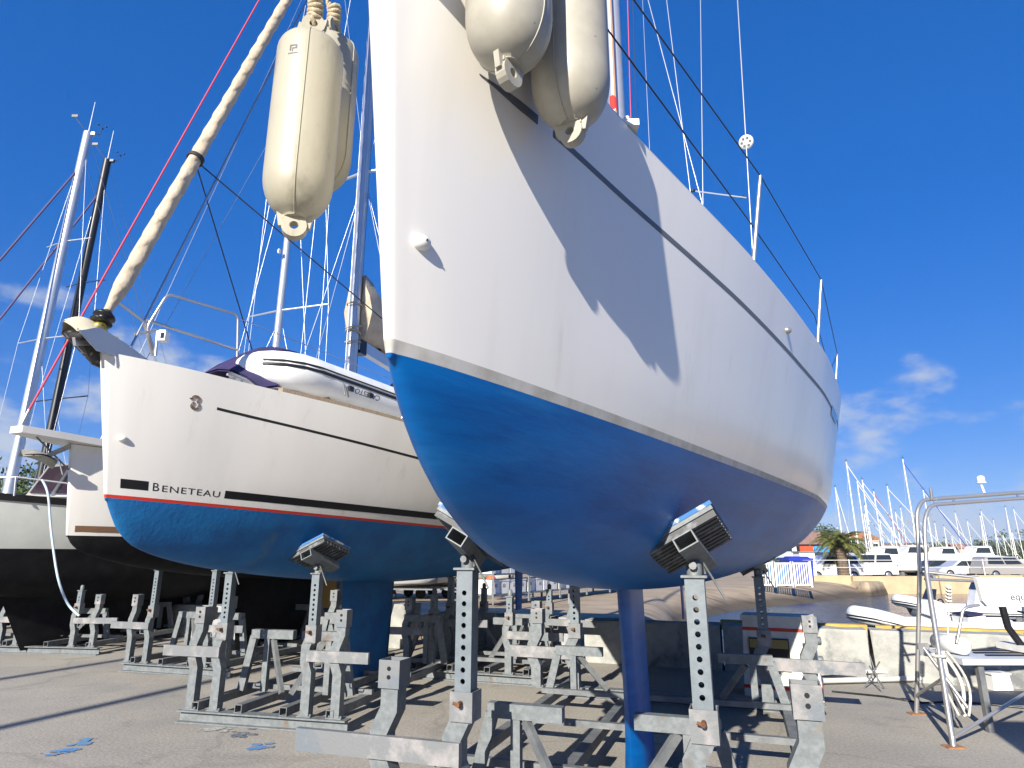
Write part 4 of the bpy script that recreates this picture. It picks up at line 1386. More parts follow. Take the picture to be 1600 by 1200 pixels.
# ---------------------------------------------------------------- fourth boat, cream hull with black bottom and wheelhouse
H4 = Hull((-8.6, 8.9), 24, 1.60, .1, [(0, 2.46), (2, 2.36), (5, 2.27), (10, 2.25)],
          [(0, 1.60), (.1, 1.4), (.5, 1.2), (1.5, .9), (4, .7), (7, .7), (10, 1.2)], scaled(BD, .85, .9), scaled(BW, .85, .9), 10.0)
b4 = thing('sailboat', 'cream hulled motor sailer with black rubbing strake and tinted wheelhouse windows', 'sailboat', (H4.o.x, H4.o.y, 0))
H4.mesh([('topsides', M_cream, lambda s: 9, lambda s: 1.60, 10, False), ('bottom_paint', M_black, lambda s: 1.60, lambda s: 0, 14, True)], b4, 30)
H4.deck(b4, M_cream)
H4.strip('rubbing_strake', M_blk, b4, .02, 9.8, lambda s: H4.par(s)[2] - .045, .10, .02, 1, 30)
fin(b4, H4, 1.6, 8.5, 1.0, .05, .2, M_black, 'keel', .5, 8.5)
# wheelhouse: raked windscreen panes in white frames
wy = 10.2
pts = {'a': W(40, 774, wy), 'b': W(76, 727, wy), 'c': W(115, 722, wy + .2), 'd': W(79, 776, wy + .2), 'e': W(148, 720, wy + .6), 'f': W(148, 776, wy + .6)}
b = MB()
bk = Vector((.75, 1.9, 0))
b.add([pts['a'], pts['d'], pts['f'], pts['e'], pts['c'], pts['b'], pts['a'] + bk, pts['b'] + bk, pts['e'] + bk, pts['f'] + bk],
      [(0, 1, 4, 5), (1, 2, 3, 4), (0, 5, 7, 6), (5, 4, 8, 7), (4, 3, 8), (2, 9, 8, 3), (0, 6, 9, 2, 1), (6, 7, 8, 9)])
wh = b.build('wheelhouse', M_white2, b4)
def pane(q, k=.84):
    c = sum((Vector(p) for p in q), Vector()) / len(q)
    nn = (q[1] - q[0]).cross(q[2] - q[0]).normalized()
    if nn.y > 0: nn = -nn
    b = MB(); b.slab([c + (p - c) * k + nn * .004 for p in q], nn * .008)
    return b.build('window_pane', M_tint, wh)
pane([pts['a'], pts['d'], pts['c'], pts['b']]); pane([pts['d'], pts['f'], pts['e'], pts['c']])
b = MB(); b.pipe([W(93, 722, wy - .03), W(98, 742, wy - .04)], .012, 6); b.build('wiper', M_dsteel, wh)
pipes('guard_rail', [rounded([W(-40, 748, 9.6), W(25, 745, 9.7), W(120, 757, 10.0)], .05), [W(25, 745, 9.7), W(22, 775, 9.7)], [W(66, 749, 9.85), W(77, 776, 9.9)]], .014, M_stain, b4)
co4 = H4.o + H4.ax * 2.3 + H4.pt * .25
cradle('low steel cradle with grey arms under the cream hulled motor sailer', (co4.x, co4.y, 0), -R(8),
       [(-.5, -.8, 0, .95, -1.3, False), (.5, .85, 0, .95, 1.25, False), (-.6, -.9, 2.6, .9, -1.2, False), (.6, .9, 2.6, .9, 1.2, False)], .50, .62, .085, 4, .043, (-1.6, 1.0, -.02, 2.8))
# hose hanging from its rail to the cradle
b = MB()
hp_ = [W(66, 750, 9.6), W(75, 772, 9.5), W(80, 830, 9.45), W(90, 900, 9.35), W(104, 940, 9.3), W(118, 957, 9.25), W(124, 962, 9.25)]
sm_ = []
for i in range(len(hp_) - 1):
    for j in range(4):
        t = j / 4
        p0, p1, p2, p3 = hp_[max(i - 1, 0)], hp_[i], hp_[i + 1], hp_[min(i + 2, len(hp_) - 1)]
        sm_.append(.5 * ((2 * p1) + (p2 - p0) * t + (2 * p0 - 5 * p1 + 4 * p2 - p3) * t * t + (3 * p1 - p0 - 3 * p2 + p3) * t ** 3))
b.pipe(sm_ + [hp_[-1]], .016, 8)
tag(b.build('garden_hose', mat('pale blue hose', (.40, .50, .56), .5)), 'pale blue hose hanging from the motor sailer rail to its cradle', 'hose')

# ---------------------------------------------------------------- two yachts behind on the left, masts in view
def rear_yacht(label, base_px, top_px, Y, mm, r, spreads, cat='sailboat'):
    pb = W(base_px[0], base_px[1], Y); pt_ = W(top_px[0], top_px[1], Y + .25)
    o = Vector((pb.x - 1.1, pb.y - 3.2, 0))
    H = Hull((o.x, o.y), 19, 1.75, .1, [(0, 2.5), (3, 2.35), (9, 2.3)], [(0, 1.75), (.2, 1.5), (1, 1.3), (4, 1.15), (9, 1.6)], scaled(BD, .75, .8), scaled(BW, .75, .8), 9.0)
    t = thing('sailboat', label, 'sailboat', (o.x, o.y, 0))
    H.mesh([('topsides', M_white2, lambda s: 9, lambda s: 1.75, 6, False), ('bottom_paint', M_black, lambda s: 1.75, lambda s: 0, 8, True)], t, 16)
    H.deck(t, M_white2)
    fin(t, H, 3, 4.4, 1.3, .04, .12, M_black)
    pb2 = pb.copy(); pb2 = pb + (pb - pt_).normalized() * max(0, (pb.z - 2.3))
    mo_ = MB().pipe([pb2, pt_], r, 12).build('mast', mm, t)
    d = (pt_ - pb2)
    for f, wd in spreads:
        c = pb2 + d * f
        for sd in (-1, 1):
            MB().pipe([c, c + H.pt * wd * sd + Vector((0, .15, .04))], .016, 6).build('spreader', mm if mm is M_darkmast else M_alu, t)
    f0, wd0 = spreads[0]
    for sd in (-1, 1):
        ch = pb2 + H.pt * .9 * sd; ch.z = 2.3
        c = pb2 + d * f0 + H.pt * wd0 * sd + Vector((0, .15, .04))
        MB().pipe([ch, c, pt_ - d * .02], .005, 5).build('shroud', M_wire, t)
        MB().pipe([ch + H.ax * .4, pb2 + d * (f0 - .02)], .005, 5).build('shroud', M_wire, t)
    fs = H.pos(.1, 0, 2.5)
    MB().pipe([fs, pt_ - d * .10], .022, 6).build('forestay', mat('violet rolled sail', (.10, .07, .14), .8), t)
    for zf in (.0, .25):
        MB().pipe([H.pos(8.8, .3 - zf, 2.3), pt_ - d * zf * .3], .005, 5).build('backstay', M_wire, t)
    # masthead gear: whip aerial, wind vane arm
    MB().pipe([pt_, pt_ + Vector((.02, 0, .95))], .012, 6, .006).build('aerial', M_plastic, mo_)
    b = MB(); b.pipe([pt_ + Vector((-.05, 0, .02)), pt_ + Vector((-.35, -.1, .42))], .009, 5); b.box(pt_ + Vector((-.36, -.1, .45)), (.16, .02, .07)); b.build('wind_vane', M_blk, mo_)
    b = MB(); b.pipe([pt_ + Vector((.05, 0, 0)), pt_ + Vector((.28, .05, 0)), pt_ + Vector((.30, .05, .22))], .010, 5)
    for kk in range(3):
        b.lathe([(.01, -.02), (.035, 0), (.01, .02)], pt_ + Vector((.30 + .1 * math.cos(kk * 2.1), .05 + .1 * math.sin(kk * 2.1), .23)), 8)
    b.build('anemometer', M_blk, mo_)
    b = MB(); b.box(pt_ + Vector((.06, 0, -.03)), (.26, .08, .07)); b.build('masthead', mm, mo_)
    return t
rear_yacht('yacht behind the motor sailer with tall silver mast and whip aerial', (14, 765), (138, 208), 14.2, M_alu, .11, [(.42, 1.0), (.68, .75)])
rear_yacht('yacht behind the motor sailer with a slim black mast', (66, 735), (168, 250), 15.5, M_darkmast, .10, [(.30, .9), (.62, .7)])
# pine in the far left background
def foliage(b, c, rx, ry, rz_, n, sz, seed, gap=.0):
    rnd = random.Random(seed)
    clumps = [(rnd.gauss(0, .45), rnd.gauss(0, .45), rnd.gauss(0, .42)) for _ in range(max(6, n // 60))]
    for i in range(n):
        k = clumps[rnd.randrange(len(clumps))]
        p = Vector((c[0] + rx * (k[0] + rnd.gauss(0, .16)), c[1] + ry * (k[1] + rnd.gauss(0, .16)), c[2] + rz_ * (k[2] + rnd.gauss(0, .16))))
        u = Vector((rnd.gauss(0, 1), rnd.gauss(0, 1), rnd.gauss(0, 1))).normalized() * sz * rnd.uniform(.6, 1.4)
        v = u.orthogonal().normalized() * sz * rnd.uniform(.25, .6)
        b.add([p - u, p - v, p + u, p + v], [(0, 1, 2, 3)])
M_leafA = mat('dark pine leaves', (.035, .060, .018), .8, 0, (.06, .085, .025), 1.5)
M_leafB = mat('olive leaves', (.075, .095, .025), .8, 0, (.05, .075, .02), 1.5)
M_bark = mat('bark', (.10, .07, .05), .95, 0, (.06, .045, .035), 12)
def tree(name, label, base, h, rx, rz_, m, n, sz, seed, group='trees behind the marina'):
    base = Vector(base)
    t = thing(name, label, 'tree', tuple(base), 0, group)
    b = MB(); b.pipe([base, base + Vector((h * .02, 0, h * .35)), base + Vector((-h * .02, 0, h * .75))], h * .035, 8, h * .012)
    rnd = random.Random(seed)
    for i in range(6):
        a = rnd.uniform(0, 6.28)
        b.pipe([base + Vector((0, 0, h * rnd.uniform(.3, .55))), base + Vector((math.cos(a) * rx * .7, math.sin(a) * rx * .7, h * rnd.uniform(.6, .9)))], h * .012, 5, h * .004)
    b.build('trunk', M_bark, t)
    b = MB(); foliage(b, base + Vector((0, 0, h - rz_ * .9)), rx, rx, rz_, n, sz, seed); b.build('crown', m, t)
    return t
tree('pine_tree', 'rounded dark pine seen past the wheelhouse of the motor sailer', (-24.5, 33, 0), 5.4, 2.3, 1.6, M_leafA, 2600, .13, 3)

# ================================================================== CONCRETE BLOCKS ALONG THE QUAY
def block(t0, ln, h, th, m, label, tilt=0.0, off=0.0):
    c = WA + WD * (t0 + ln / 2) + WN * off
    b = MB()
    n = 8
    rnd = random.Random(int(t0 * 100) + 5)
    prof = [(-th / 2, 0), (-th / 2 * .98, h * .5), (-th / 2 * .92, h - .03), (-th / 2 * .86, h), (th / 2 * .86, h), (th / 2 * .92, h - .03), (th / 2, 0)]
    rows = []
    for i in range(n + 1):
        x = -ln / 2 + ln * i / n
        jit = [(rnd.uniform(-.006, .006), rnd.uniform(-.008, .008)) for _ in prof]
        rows.append([(x + (rnd.uniform(-.012, .012) if i in (0, n) else 0), y + j[0], max(0, z + (j[1] if z > 0 else 0))) for (y, z), j in zip(prof, jit)])
    b.grid(rows, False, True)
    b.add(rows[0], [tuple(range(7))]); b.add(rows[-1], [tuple(range(7))[::-1]])
    o = b.build('concrete_block', m)
    o.location = (c.x, c.y, ground_z(c.x, c.y) - .0 if off == 0 else 0.0)
    o.rotation_euler = (0, 0, math.atan2(WD.y, WD.x) + tilt)
    tag(o, label, 'concrete block', 'concrete blocks along the quay')
    return o
block(-12.6, 2.6, .58, .42, M_conc_shade, 'dark concrete block behind the keel of the BENETEAU yacht', 0)
block(-9.8, 2.5, .58, .42, M_conc_shade, 'shaded concrete block next to the pale curved concrete piece')
block(-5.95, 2.3, .60, .44, M_conc_shade, 'shaded blue grey block under the bright blue hull, end on to a gap')
block(-3.45, 1.9, .58, .42, M_conc, 'pale streaked concrete block right behind the fin keel of the big yacht')
block(-1.5, 1.75, .58, .42, M_conc, 'concrete block partly hidden by the white cabinet')
block(.30, 1.65, .58, .42, M_conc, 'scratched pale concrete block just beyond the white cabinet')
block(2.0, 2.6, .58, .42, M_conc, 'mossy stained concrete block behind the stainless frame')
block(4.65, 2.6, .58, .42, M_conc_shade, 'shaded concrete block under the grey seat board')
# curved pale concrete piece
b = MB(); c = WA + WD * -7.0; cc = Vector((c.x, c.y, 0)); wd3 = Vector((WD.x, WD.y, 0)); wn3 = Vector((WN.x, WN.y, 0))
b.slab([cc + wd3 * -.45, cc + wd3 * .30, cc + wd3 * .42 + Vector((0, 0, .45)), cc + wd3 * .44 + Vector((0, 0, .70)), cc + wd3 * .14 + Vector((0, 0, .70)), cc + wd3 * .08 + Vector((0, 0, .45)), cc + wd3 * -.08 + Vector((0, 0, .22)), cc + wd3 * -.45 + Vector((0, 0, .16))], wn3 * .4)
tag(b.build('curved_kerb_piece', M_conc), 'pale curved concrete piece ending the row of dark blocks', 'concrete block')
# yellow timber along the quay edge behind the blocks
for k in range(3):
    a = WA + WD * (-1.6 + 2.05 * k) + WN * .75
    e = a + WD * 1.95
    b = MB(); b.beam((a.x, a.y, .50), (e.x, e.y, .50), .16, .13); b.beam((a.x + .1, a.y, -.1), (a.x + .1, a.y, .44), .12, .12); b.beam((e.x - .1, e.y, -.1), (e.x - .1, e.y, .44), .12, .12)
    tag(b.build('quay_timber', M_yellow), ('weathered yellow timber rail behind the shaded blocks', 'yellow timber rail beyond the white cabinet', 'yellow timber rail under the bow of the moored inflatable')[k], 'timber rail', 'yellow timbers on the quay edge')

# white cabinet
cl = G(1238, 1090)
cb = thing('electric_cabinet', 'white cabinet with red stripe and open front beside the concrete blocks', 'cabinet', (cl.x - .02, cl.y + .15, 0), -R(25))
b = MB(); b.box((0, 0, .40), (.80, .46, .80), None, .90); b.box((0, 0, .82), (.76, .45, .05)); b.build('body', mat('chalky white cabinet', (.66, .64, .58), .6, 0, (.55, .53, .48), 5), cb, True)
for z in (.70, .10):
    k = 1 - .10 * z / .8
    b = MB(); b.box((0, 0, z), (.81 * k, .47 * k, .035)); b.build('red_band', M_red, cb, True)
b = MB(); b.box((-.1, -.222, .44), (.42, .02, .34)); fr = b.build('opening', M_blk, cb, True)
b = MB(); b.box((-.1, -.234, .55), (.40, .006, .09)); b.build('yellow_panel', mat('dull yellow panel', (.30, .22, .07), .7), fr, True)
for z in (.58, .38):
    b = MB(); b.lathe([(.045, 0), (.045, .04), (.03, .05)], (.385, .02, z), 14, Matrix.Rotation(R(90), 3, 'Y')); b.build('socket_outlet', M_dsteel, cb, True)

# bundle of pale pipes and a jack stand on the ground by the blocks
for k, (p0, p1, z, r) in enumerate((((1245, 1062), (1425, 1064), .10, .022), ((1250, 1072), (1470, 1066), .05, .030), ((1300, 1050), (1480, 1056), .16, .018))):
    a = G(*p0); e = G(*p1); a.z = e.z = z
    b = MB(); b.pipe([a, e], r, 10)
    tag(b.build('pipe', mat('pale grey pipe', (.5, .5, .47), .6)), ('thin pale pipe lying before the concrete blocks', 'thick pale pipe lying lowest before the concrete blocks', 'slim pipe resting against the scratched concrete block')[k], 'pipe', 'pipes lying by the blocks')
xs_ = G(1370, 1078)
b = MB()
for a in range(3):
    t = a * 2.1 + .4
    b.pipe([xs_ + Vector((math.cos(t) * .13, math.sin(t) * .13, .0)), xs_ + Vector((-math.cos(t) * .07, -math.sin(t) * .07, .26 + .05 * a))], .008, 6)
tag(b.build('trestle', M_dsteel), 'small dark tripod trestle holding up the pale pipes', 'trestle')
b = MB(); b.pipe([G(1300, 1082) + Vector((0, 0, .012)), G(1380, 1090) + Vector((0, 0, .012)), G(1440, 1100) + Vector((0, 0, .012)), G(1500, 1098) + Vector((0, 0, .012)), G(1600, 1108) + Vector((0, 0, .012))], .010, 6)
tag(b.build('cable', M_blk), 'thin black cable lying on the concrete by the cabinet', 'cable')

# ================================================================== STAINLESS ARCH FRAME, SEAT BOARD, PANEL (right)
fr = thing('stainless_frame', 'tall stainless tube arch on splayed legs with a light on top', 'steel frame', tuple(G(1470, 1140)))
F1, F2 = G(1432, 1116), G(1490, 1168)
T1, T2 = W(1437, 892, 6.75), W(1448, 896, 6.35)
pipes('leg', [[F1, T1]], .021, M_stain, fr, 10); pipes('leg', [[F2, T2]], .023, M_stain, fr, 10)
for p in (F1, F2):
    MB().box(p + Vector((0, 0, .006)), (.14, .10, .012)).build('foot_plate', M_rust, fr)
pipes('arch_tube', [rounded([T1, W(1432, 800, 6.75), W(1441, 781, 6.8), W(1600, 769, 7.0), W(1800, 765, 7.1)], .18)], .020, M_stain, fr, 10)
pipes('arch_tube', [rounded([T2, W(1444, 815, 6.4), W(1452, 789, 6.45), W(1600, 778, 6.6), W(1800, 772, 6.7)], .18)], .018, M_stain, fr, 10)
for _p in ([[W(1438, 895, 6.75), W(1460, 902, 6.4)], [W(1438, 893, 6.75), W(1530, 903, 6.6)], [W(1445, 905, 6.6), W(1530, 908, 6.6)], [W(1440, 960, 6.75), W(1462, 968, 6.3)],
                    [W(1434, 1085, 6.8), W(1470, 1062, 6.1)], [W(1494, 1150, 5.75), W(1640, 1060, 6.1)], rounded([W(1495, 1005, 6.3), W(1505, 950, 6.3), W(1530, 945, 6.3)], .05)]):
    pipes('stay_tube', [_p], .014, M_stain, fr, 8)
pipes('arch_strut', [[W(1490, 781, 6.82), W(1490, 788, 6.5)]], .010, M_stain, fr); pipes('arch_strut', [[W(1590, 771, 6.95), W(1590, 779, 6.6)]], .010, M_stain, fr)
b = MB(); b.pipe([W(1538, 770, 6.9), W(1533, 757, 6.9)], .012, 8); b.lathe([(.022, 0), (.045, .004), (.045, .016), (.035, .02), (.035, .075), (.02, .085)], W(1534, 756, 6.9), 14); b.build('stern_light', M_plastic, fr)
b = MB(); b.pipe([W(1456, 779, 6.82), W(1454, 763, 6.82)], .014, 8); b.box(W(1457, 780, 6.80), (.07, .05, .03)); b.build('rod_holder', M_dsteel, fr)
# hanging rope and coil
rp = MB()
rp.pipe([W(1482, 915, 6.5), W(1483, 945, 6.5), W(1480, 1010, 6.5)], .008, 6)
for k in range(5):
    rp.pipe([W(1482, 917 + 5.2 * k, 6.5) + Vector((math.cos(a) * .022, math.sin(a) * .022, .012 * math.sin(a))) for a in [i * math.pi / 5 for i in range(11)]], .009, 6)
tag(rp.build('knotted_rope', M_wrope), 'white knotted rope hanging from the stainless frame rail', 'rope')
rp = MB()
c0 = W(1452, 1012, 6.1)
for k in range(6):
    o_ = Vector((.012 * k, -.02 * (k % 3), 0))
    rp.pipe([c0 + o_ + Vector((.05 + .10 * f + .09 * math.sin(f * math.pi) * (1 if k % 2 else -.4), -.02, -.02 - .52 * f)) for f in [i / 10 for i in range(11)]], .011, 6)
rp.pipe([c0 + Vector((.05 + .05 * math.cos(a), -.03 + .06 * math.sin(a), -.06)) for a in [i * math.pi / 6 for i in range(13)]], .013, 6)
tag(rp.build('rope_coil', M_wrope), 'coil of white mooring rope tied to the splayed frame leg', 'rope')
b = MB(); b.pipe([W(1440, 1008, 6.15), W(1512, 1106, 5.85)], .015, 8); b.box(W(1442, 1010, 6.14), (.10, .03, .05))
tag(b.build('boat_hook', M_stain), 'slim metal pole leaning through the rope coil to the ground', 'pole')
# seat board
sb0 = W(1476, 1018, 6.55)
sbt = thing('seat_board', 'grey slatted seat board with rolled cushion on dark legs by the stainless frame', 'seat', (sb0.x, sb0.y, 0))
zz = .60
b = MB(); b.box((sb0.x + .65, sb0.y - .08, zz - .02), (1.5, .62, .05)); b.build('board', M_hypg, sbt)
for kq in range(3):
    MB().box((sb0.x + .75, sb0.y - .20 + .16 * kq, zz + .012), (1.0, .035, .012)).build('slot', M_blk, sbt)
MB().box((sb0.x + .72, sb0.y - .05, zz + .05), (.10, .58, .06)).build('strap_bar', M_plastic, sbt)
b = MB(); b.lathe([(.05, -.2), (.075, -.19), (.08, 0), (.075, .19), (.05, .2)], (sb0.x + .04, sb0.y - .04, zz + .09), 14, Matrix.Rotation(R(90), 3, 'X')); b.build('cushion', M_plastic, sbt)
for dx, dy in ((.08, -.33), (1.25, -.33), (.08, .18), (1.25, .18)):
    MB().beam((sb0.x + dx, sb0.y + dy, 0), (sb0.x + dx, sb0.y + dy, zz - .045), .05, .05).build('leg', M_dsteel, sbt)
# lettered panel on a dark post
p0, p1 = W(1526, 903, 6.45), W(1700, 900, 6.45)
pz = W(1530, 948, 6.45).z
pn = thing('lettered_panel', 'white windbreak panel with dark lower-case lettering beside the stainless arch', 'panel', (p0.x + .5, p0.y, 0))
b = MB(); b.slab([Vector((p0.x, p0.y, p0.z)), Vector((p1.x, p0.y, p0.z + .01)), Vector((p1.x, p0.y, pz)), Vector((p0.x + .06, p0.y, pz)), Vector((p0.x + .02, p0.y, pz + .05))], (0, .05, 0)); pno = b.build('panel', M_plastic, pn)
tl = W(1580, 938, 6.44)
text_mesh('equip', .10, lambda x, y: Vector((tl.x + x, p0.y - .004, tl.z + y)), 'lettering', M_navy, pno, 1.0)
b = MB(); b.pipe([W(1566, 948, 6.5), W(1575, 980, 6.5), W(1597, 1010, 6.5), W(1640, 1060, 6.5), (W(1640, 1060, 6.5).x, 6.5, 0)], .032, 10); b.build('post', M_blk, pn)
b = MB(); b.pipe([W(1590, 955, 6.52), W(1620, 962, 6.52)], .01, 6); b.build('cable', M_blk, pn)
# small white crate in the shade on the ground
c = G(1560, 1078); b = MB(); b.box((c.x, c.y, .09), (.22, .18, .17), None, .9); b.box((c.x, c.y, .185), (.23, .19, .02)); tag(b.build('bait_box', M_plastic), 'small white lidded box in the shade under the seat board', 'box')
# boat hull off to the right whose shade falls over the concrete
HR = Hull((2.3, -9.2), 6, 1.9, .1, [(0, 3.1), (3, 2.95), (10, 2.9)], [(0, 1.9), (.2, 1.6), (1, 1.3), (5, 1.1), (10, 1.5)], scaled(BD, .83, .75), scaled(BW, .83, .75), 10.0)
br = thing('sailboat', 'white yacht standing on props beside the viewer, shading the concrete', 'sailboat', (HR.o.x, HR.o.y, 0))
HR.mesh([('topsides', M_white2, lambda s: 9, lambda s: 1.9, 6, False), ('bottom_paint', M_black, lambda s: 1.9, lambda s: 0, 10, True)], br, 16)
HR.deck(br, M_white2)
fin(br, HR, 4, 5.6, 1.3, .03, .12, M_black)
for s in (3.0, 7.0):
    for sd in (-.8, .8):
        b = MB(); b.beam(HR.pos(s, sd * 1.2, 0), HR.pos(s, sd, 1.45), .09, .09); b.build('prop', M_galv, br)

# ================================================================== INFLATABLES IN THE WATER
def rib(label, bow, heading, ln, beam, r, console, motor):
    """heading: unit vector from bow to stern"""
    h = Vector((heading[0], heading[1], 0)).normalized()
    p = Vector((h.y, -h.x, 0))
    o = Vector((bow[0], bow[1], WATER_Z))
    t = thing('inflatable_boat', label, 'inflatable boat', tuple(o), 0, 'inflatable boats moored at the quay')
    def q(s, w_, z): return o + h * s + p * w_ + Vector((0, 0, z))
    pts = []
    for i in range(41):
        f = i / 40
        if f < .36: s, w_ = ln - (ln - 1.3) * f / .36, beam / 2 - r
        elif f > .64: s, w_ = 1.3 + (ln - 1.3) * (f - .64) / .36, -(beam / 2 - r)
        else:
            a = (f - .36) / .28 * math.pi
            s, w_ = 1.3 - 1.05 * math.sin(a) ** .8, (beam / 2 - r) * math.cos(a)
        pts.append(q(s, w_, .30 + .38 * ss((1.9 - s) / 1.8)))
    b = MB(); b.pipe(pts, r, 16); b.lathe([(r, 0), (r * .7, .2), (.05, .32)], pts[0], 16, h.to_track_quat('Z', 'Y').to_matrix()); b.lathe([(r, 0), (r * .7, .2), (.05, .32)], pts[-1], 16, h.to_track_quat('Z', 'Y').to_matrix())
    tb = b.build('buoyancy_tube', M_hyp, t)
    for dz in (-.02, -.10):
        b = MB(); rows = []
        for i in range(1, 40):
            d = (pts[i + 1] - pts[i - 1]).normalized(); nn = Vector((d.y, -d.x, 0)).normalized()
            if nn.dot(pts[i] - q(2.2, 0, 0)) < 0: nn = -nn
            rows.append([pts[i] + nn * (r - .005) + Vector((0, 0, dz + .025)), pts[i] + nn * (r + .012) + Vector((0, 0, dz)), pts[i] + nn * (r - .005) + Vector((0, 0, dz - .025))])
        b.grid(rows); b.build('rubbing_strake', M_blk, tb)
    b = MB(); rows = []
    for i in range(11):
        s = .6 + (ln - .6) * i / 10
        w2 = (beam / 2 - r) * min(1, .25 + s / 2)
        z = .12 + .25 * ss((1.8 - s) / 1.6)
        rows.append([q(s, -w2, z + .1), q(s, 0, -.22 + .5 * ss((1.4 - s) / 1.3)), q(s, w2, z + .1), q(s, 0, z + .12), q(s, -w2, z + .1)])
    b.grid(rows); b.add(rows[-1][:3], [(0, 1, 2)]); b.build('hull', M_plastic, t)
    if console:
        b = MB(); b.slab([q(console - .35, -.3, .25), q(console + .25, -.3, .25), q(console + .2, -.3, 1.0), q(console - .1, -.3, 1.12)], p * .6); co_ = b.build('console', M_plastic, t)
        b = MB(); b.slab([q(console - .12, -.28, 1.12), q(console - .02, -.28, 1.11), q(console + .05, -.26, 1.42), q(console + .03, -.26, 1.42)], p * .54); b.build('windscreen', M_glass, co_)
        b = MB(); b.pipe([q(console + .26, math.cos(a) * .17, .95 + math.sin(a) * .17) for a in [i * math.pi / 8 for i in range(17)]], .018, 6); b.pipe([q(console + .1, 0, .95), q(console + .26, 0, .95)], .03, 6); b.build('steering_wheel', M_blk, co_)
        b = MB(); b.slab([q(console + .75, -.4, .2), q(console + 1.25, -.4, .2), q(console + 1.25, -.4, .68), q(console + .75, -.4, .62)], p * .8); st_ = b.build('seat', M_plastic, t)
        b = MB(); b.slab([q(console + .76, -.38, .66), q(console + 1.2, -.38, .70), q(console + 1.2, -.38, .76), q(console + .76, -.38, .72)], p * .76); b.build('seat_cushion', M_navy, st_)
    if motor:
        mt_ = thing('outboard_motor', 'dark blue grey outboard motor tilted on the stern of the nearer inflatable', 'outboard motor', tuple(q(ln, 0, 0)))
        b = MB(); rows = []
        for j, (z, sx, sy, ox) in enumerate(((.55, .18, .15, 0), (.62, .24, .19, .02), (.80, .26, .20, .05), (.98, .22, .17, .08), (1.06, .12, .10, .09), (1.075, .02, .02, .09))):
            rows.append([q(ln + .32 + ox + sx * math.cos(a), sy * math.sin(a), z) for a in [i * math.pi / 8 for i in range(17)]])
        b.grid(rows, True, True); cw = b.build('cowl', M_outb, mt_)
        for z in (.80, .86):
            b = MB(); b.slab([q(ln + .22, .203 * -1, z), q(ln + .42, -.203, z + .01), q(ln + .42, -.203, z + .035), q(ln + .22, -.203, z + .025)], p * -.004); b.build('cowl_flash', M_plastic, cw)
        b = MB(); b.slab([q(ln + .15, -.07, .6), q(ln + .45, -.07, .6), q(ln + .40, -.07, -.3), q(ln + .22, -.07, -.3)], p * .14); b.build('leg', M_outb, mt_)
        b = MB(); b.beam(q(ln - .02, -.14, .5), q(ln + .2, -.14, .5), .05, .2); b.beam(q(ln - .02, .14, .5), q(ln + .2, .14, .5), .05, .2); b.build('bracket', M_dsteel, mt_)
    # grab line
    b = MB(); b.pipe([pts[i] + Vector((0, 0, r * .8 - .04 * (i % 3))) + p * (.1 if i < 20 else -.1) for i in range(3, 18)], .012, 5); b.build('grab_line', M_blk, t)
    return t
rb = W(1322, 985, 20.5)
rib('white inflatable boat with black strakes and steering console moored behind the blocks', (rb.x + .2, 20.6), (1, -.05), 5.0, 2.0, .25, 2.5, True)
rb = W(1390, 968, 27)
rib('smaller white inflatable boat moored beyond the one with the outboard', (rb.x + .2, 27.0), (1, -.18), 4.6, 1.9, .23, 3.1, False)

# ================================================================== FAR QUAY, FENCE, CARS
fq = MB()
q0 = G(1272, 916, -.1)
a, e = Vector((q0.x, 43.0, 0)), Vector((80, 46.0, 0))
for k in range(11):
    s0_, s1_ = a.lerp(e, k / 11), a.lerp(e, (k + 1) / 11 - .002)
    b = MB()
    nn = Vector((-(e - a).y, (e - a).x, 0)).normalized()
    j = random.uniform(-.03, .03)
    b.slab([s0_ + Vector((0, 0, -1.3)), s1_ + Vector((0, 0, -1.3)), s1_ + Vector((0, j, .22 + j)), s0_ + Vector((0, j, .22 + j))], nn * .9)
    tag(b.build('quay_kerb', M_tan), 'tan stone kerb block along the far quay of the basin', 'stone kerb', 'kerb blocks of the far quay')

# white rail posts on the far kerb
rl = thing('quay_railing', 'thin white railing along the far tan kerb', 'railing', (24, 44.2, 0))
for k in range(12):
    p = a.lerp(e, (k + .3) / 14) + Vector((0, .45, .2)); p.x += 0
    MB().pipe([p, p + Vector((0, 0, 1.05))], .03, 6).build('post', M_plastic, rl)
for z in (1.2, .75):
    p, p2 = a.lerp(e, .3 / 14) + Vector((0, .45, z)), a.lerp(e, 11.3 / 14) + Vector((0, .45, z))
    MB().pipe([p, p2], .018, 6).build('rail', M_plastic, rl)

# white picket fence panels
f0 = G(1183, 918, -.1)
fy = 35.0
for k in range(3):
    x0 = W(1183 + 29 * k, 915, fy).x; x1 = W(1183 + 29 * (k + 1), 915, fy).x - .04
    t = thing('fence_panel', ('white picket fence panel touching the blue hull outline', 'middle white picket fence panel below the blue bin', 'white picket fence panel at the tan kerb end')[k], 'fence', ((x0 + x1) / 2, fy, -.1), 0, 'white fence panels')
    for xx in (x0, x1):
        MB().box((xx, fy, .55), (.09, .09, 1.3)).build('post', M_plastic, t)
    for zz in (.02, 1.1):
        MB().box(((x0 + x1) / 2, fy, zz), (x1 - x0 - .09, .05, .07)).build('rail', M_plastic, t)
    n = 7
    for i in range(n):
        xx = x0 + .1 + (x1 - x0 - .2) * i / (n - 1)
        MB().box((xx, fy - .035, .55), (.055, .02, 1.04)).build('picket', M_plastic, t)

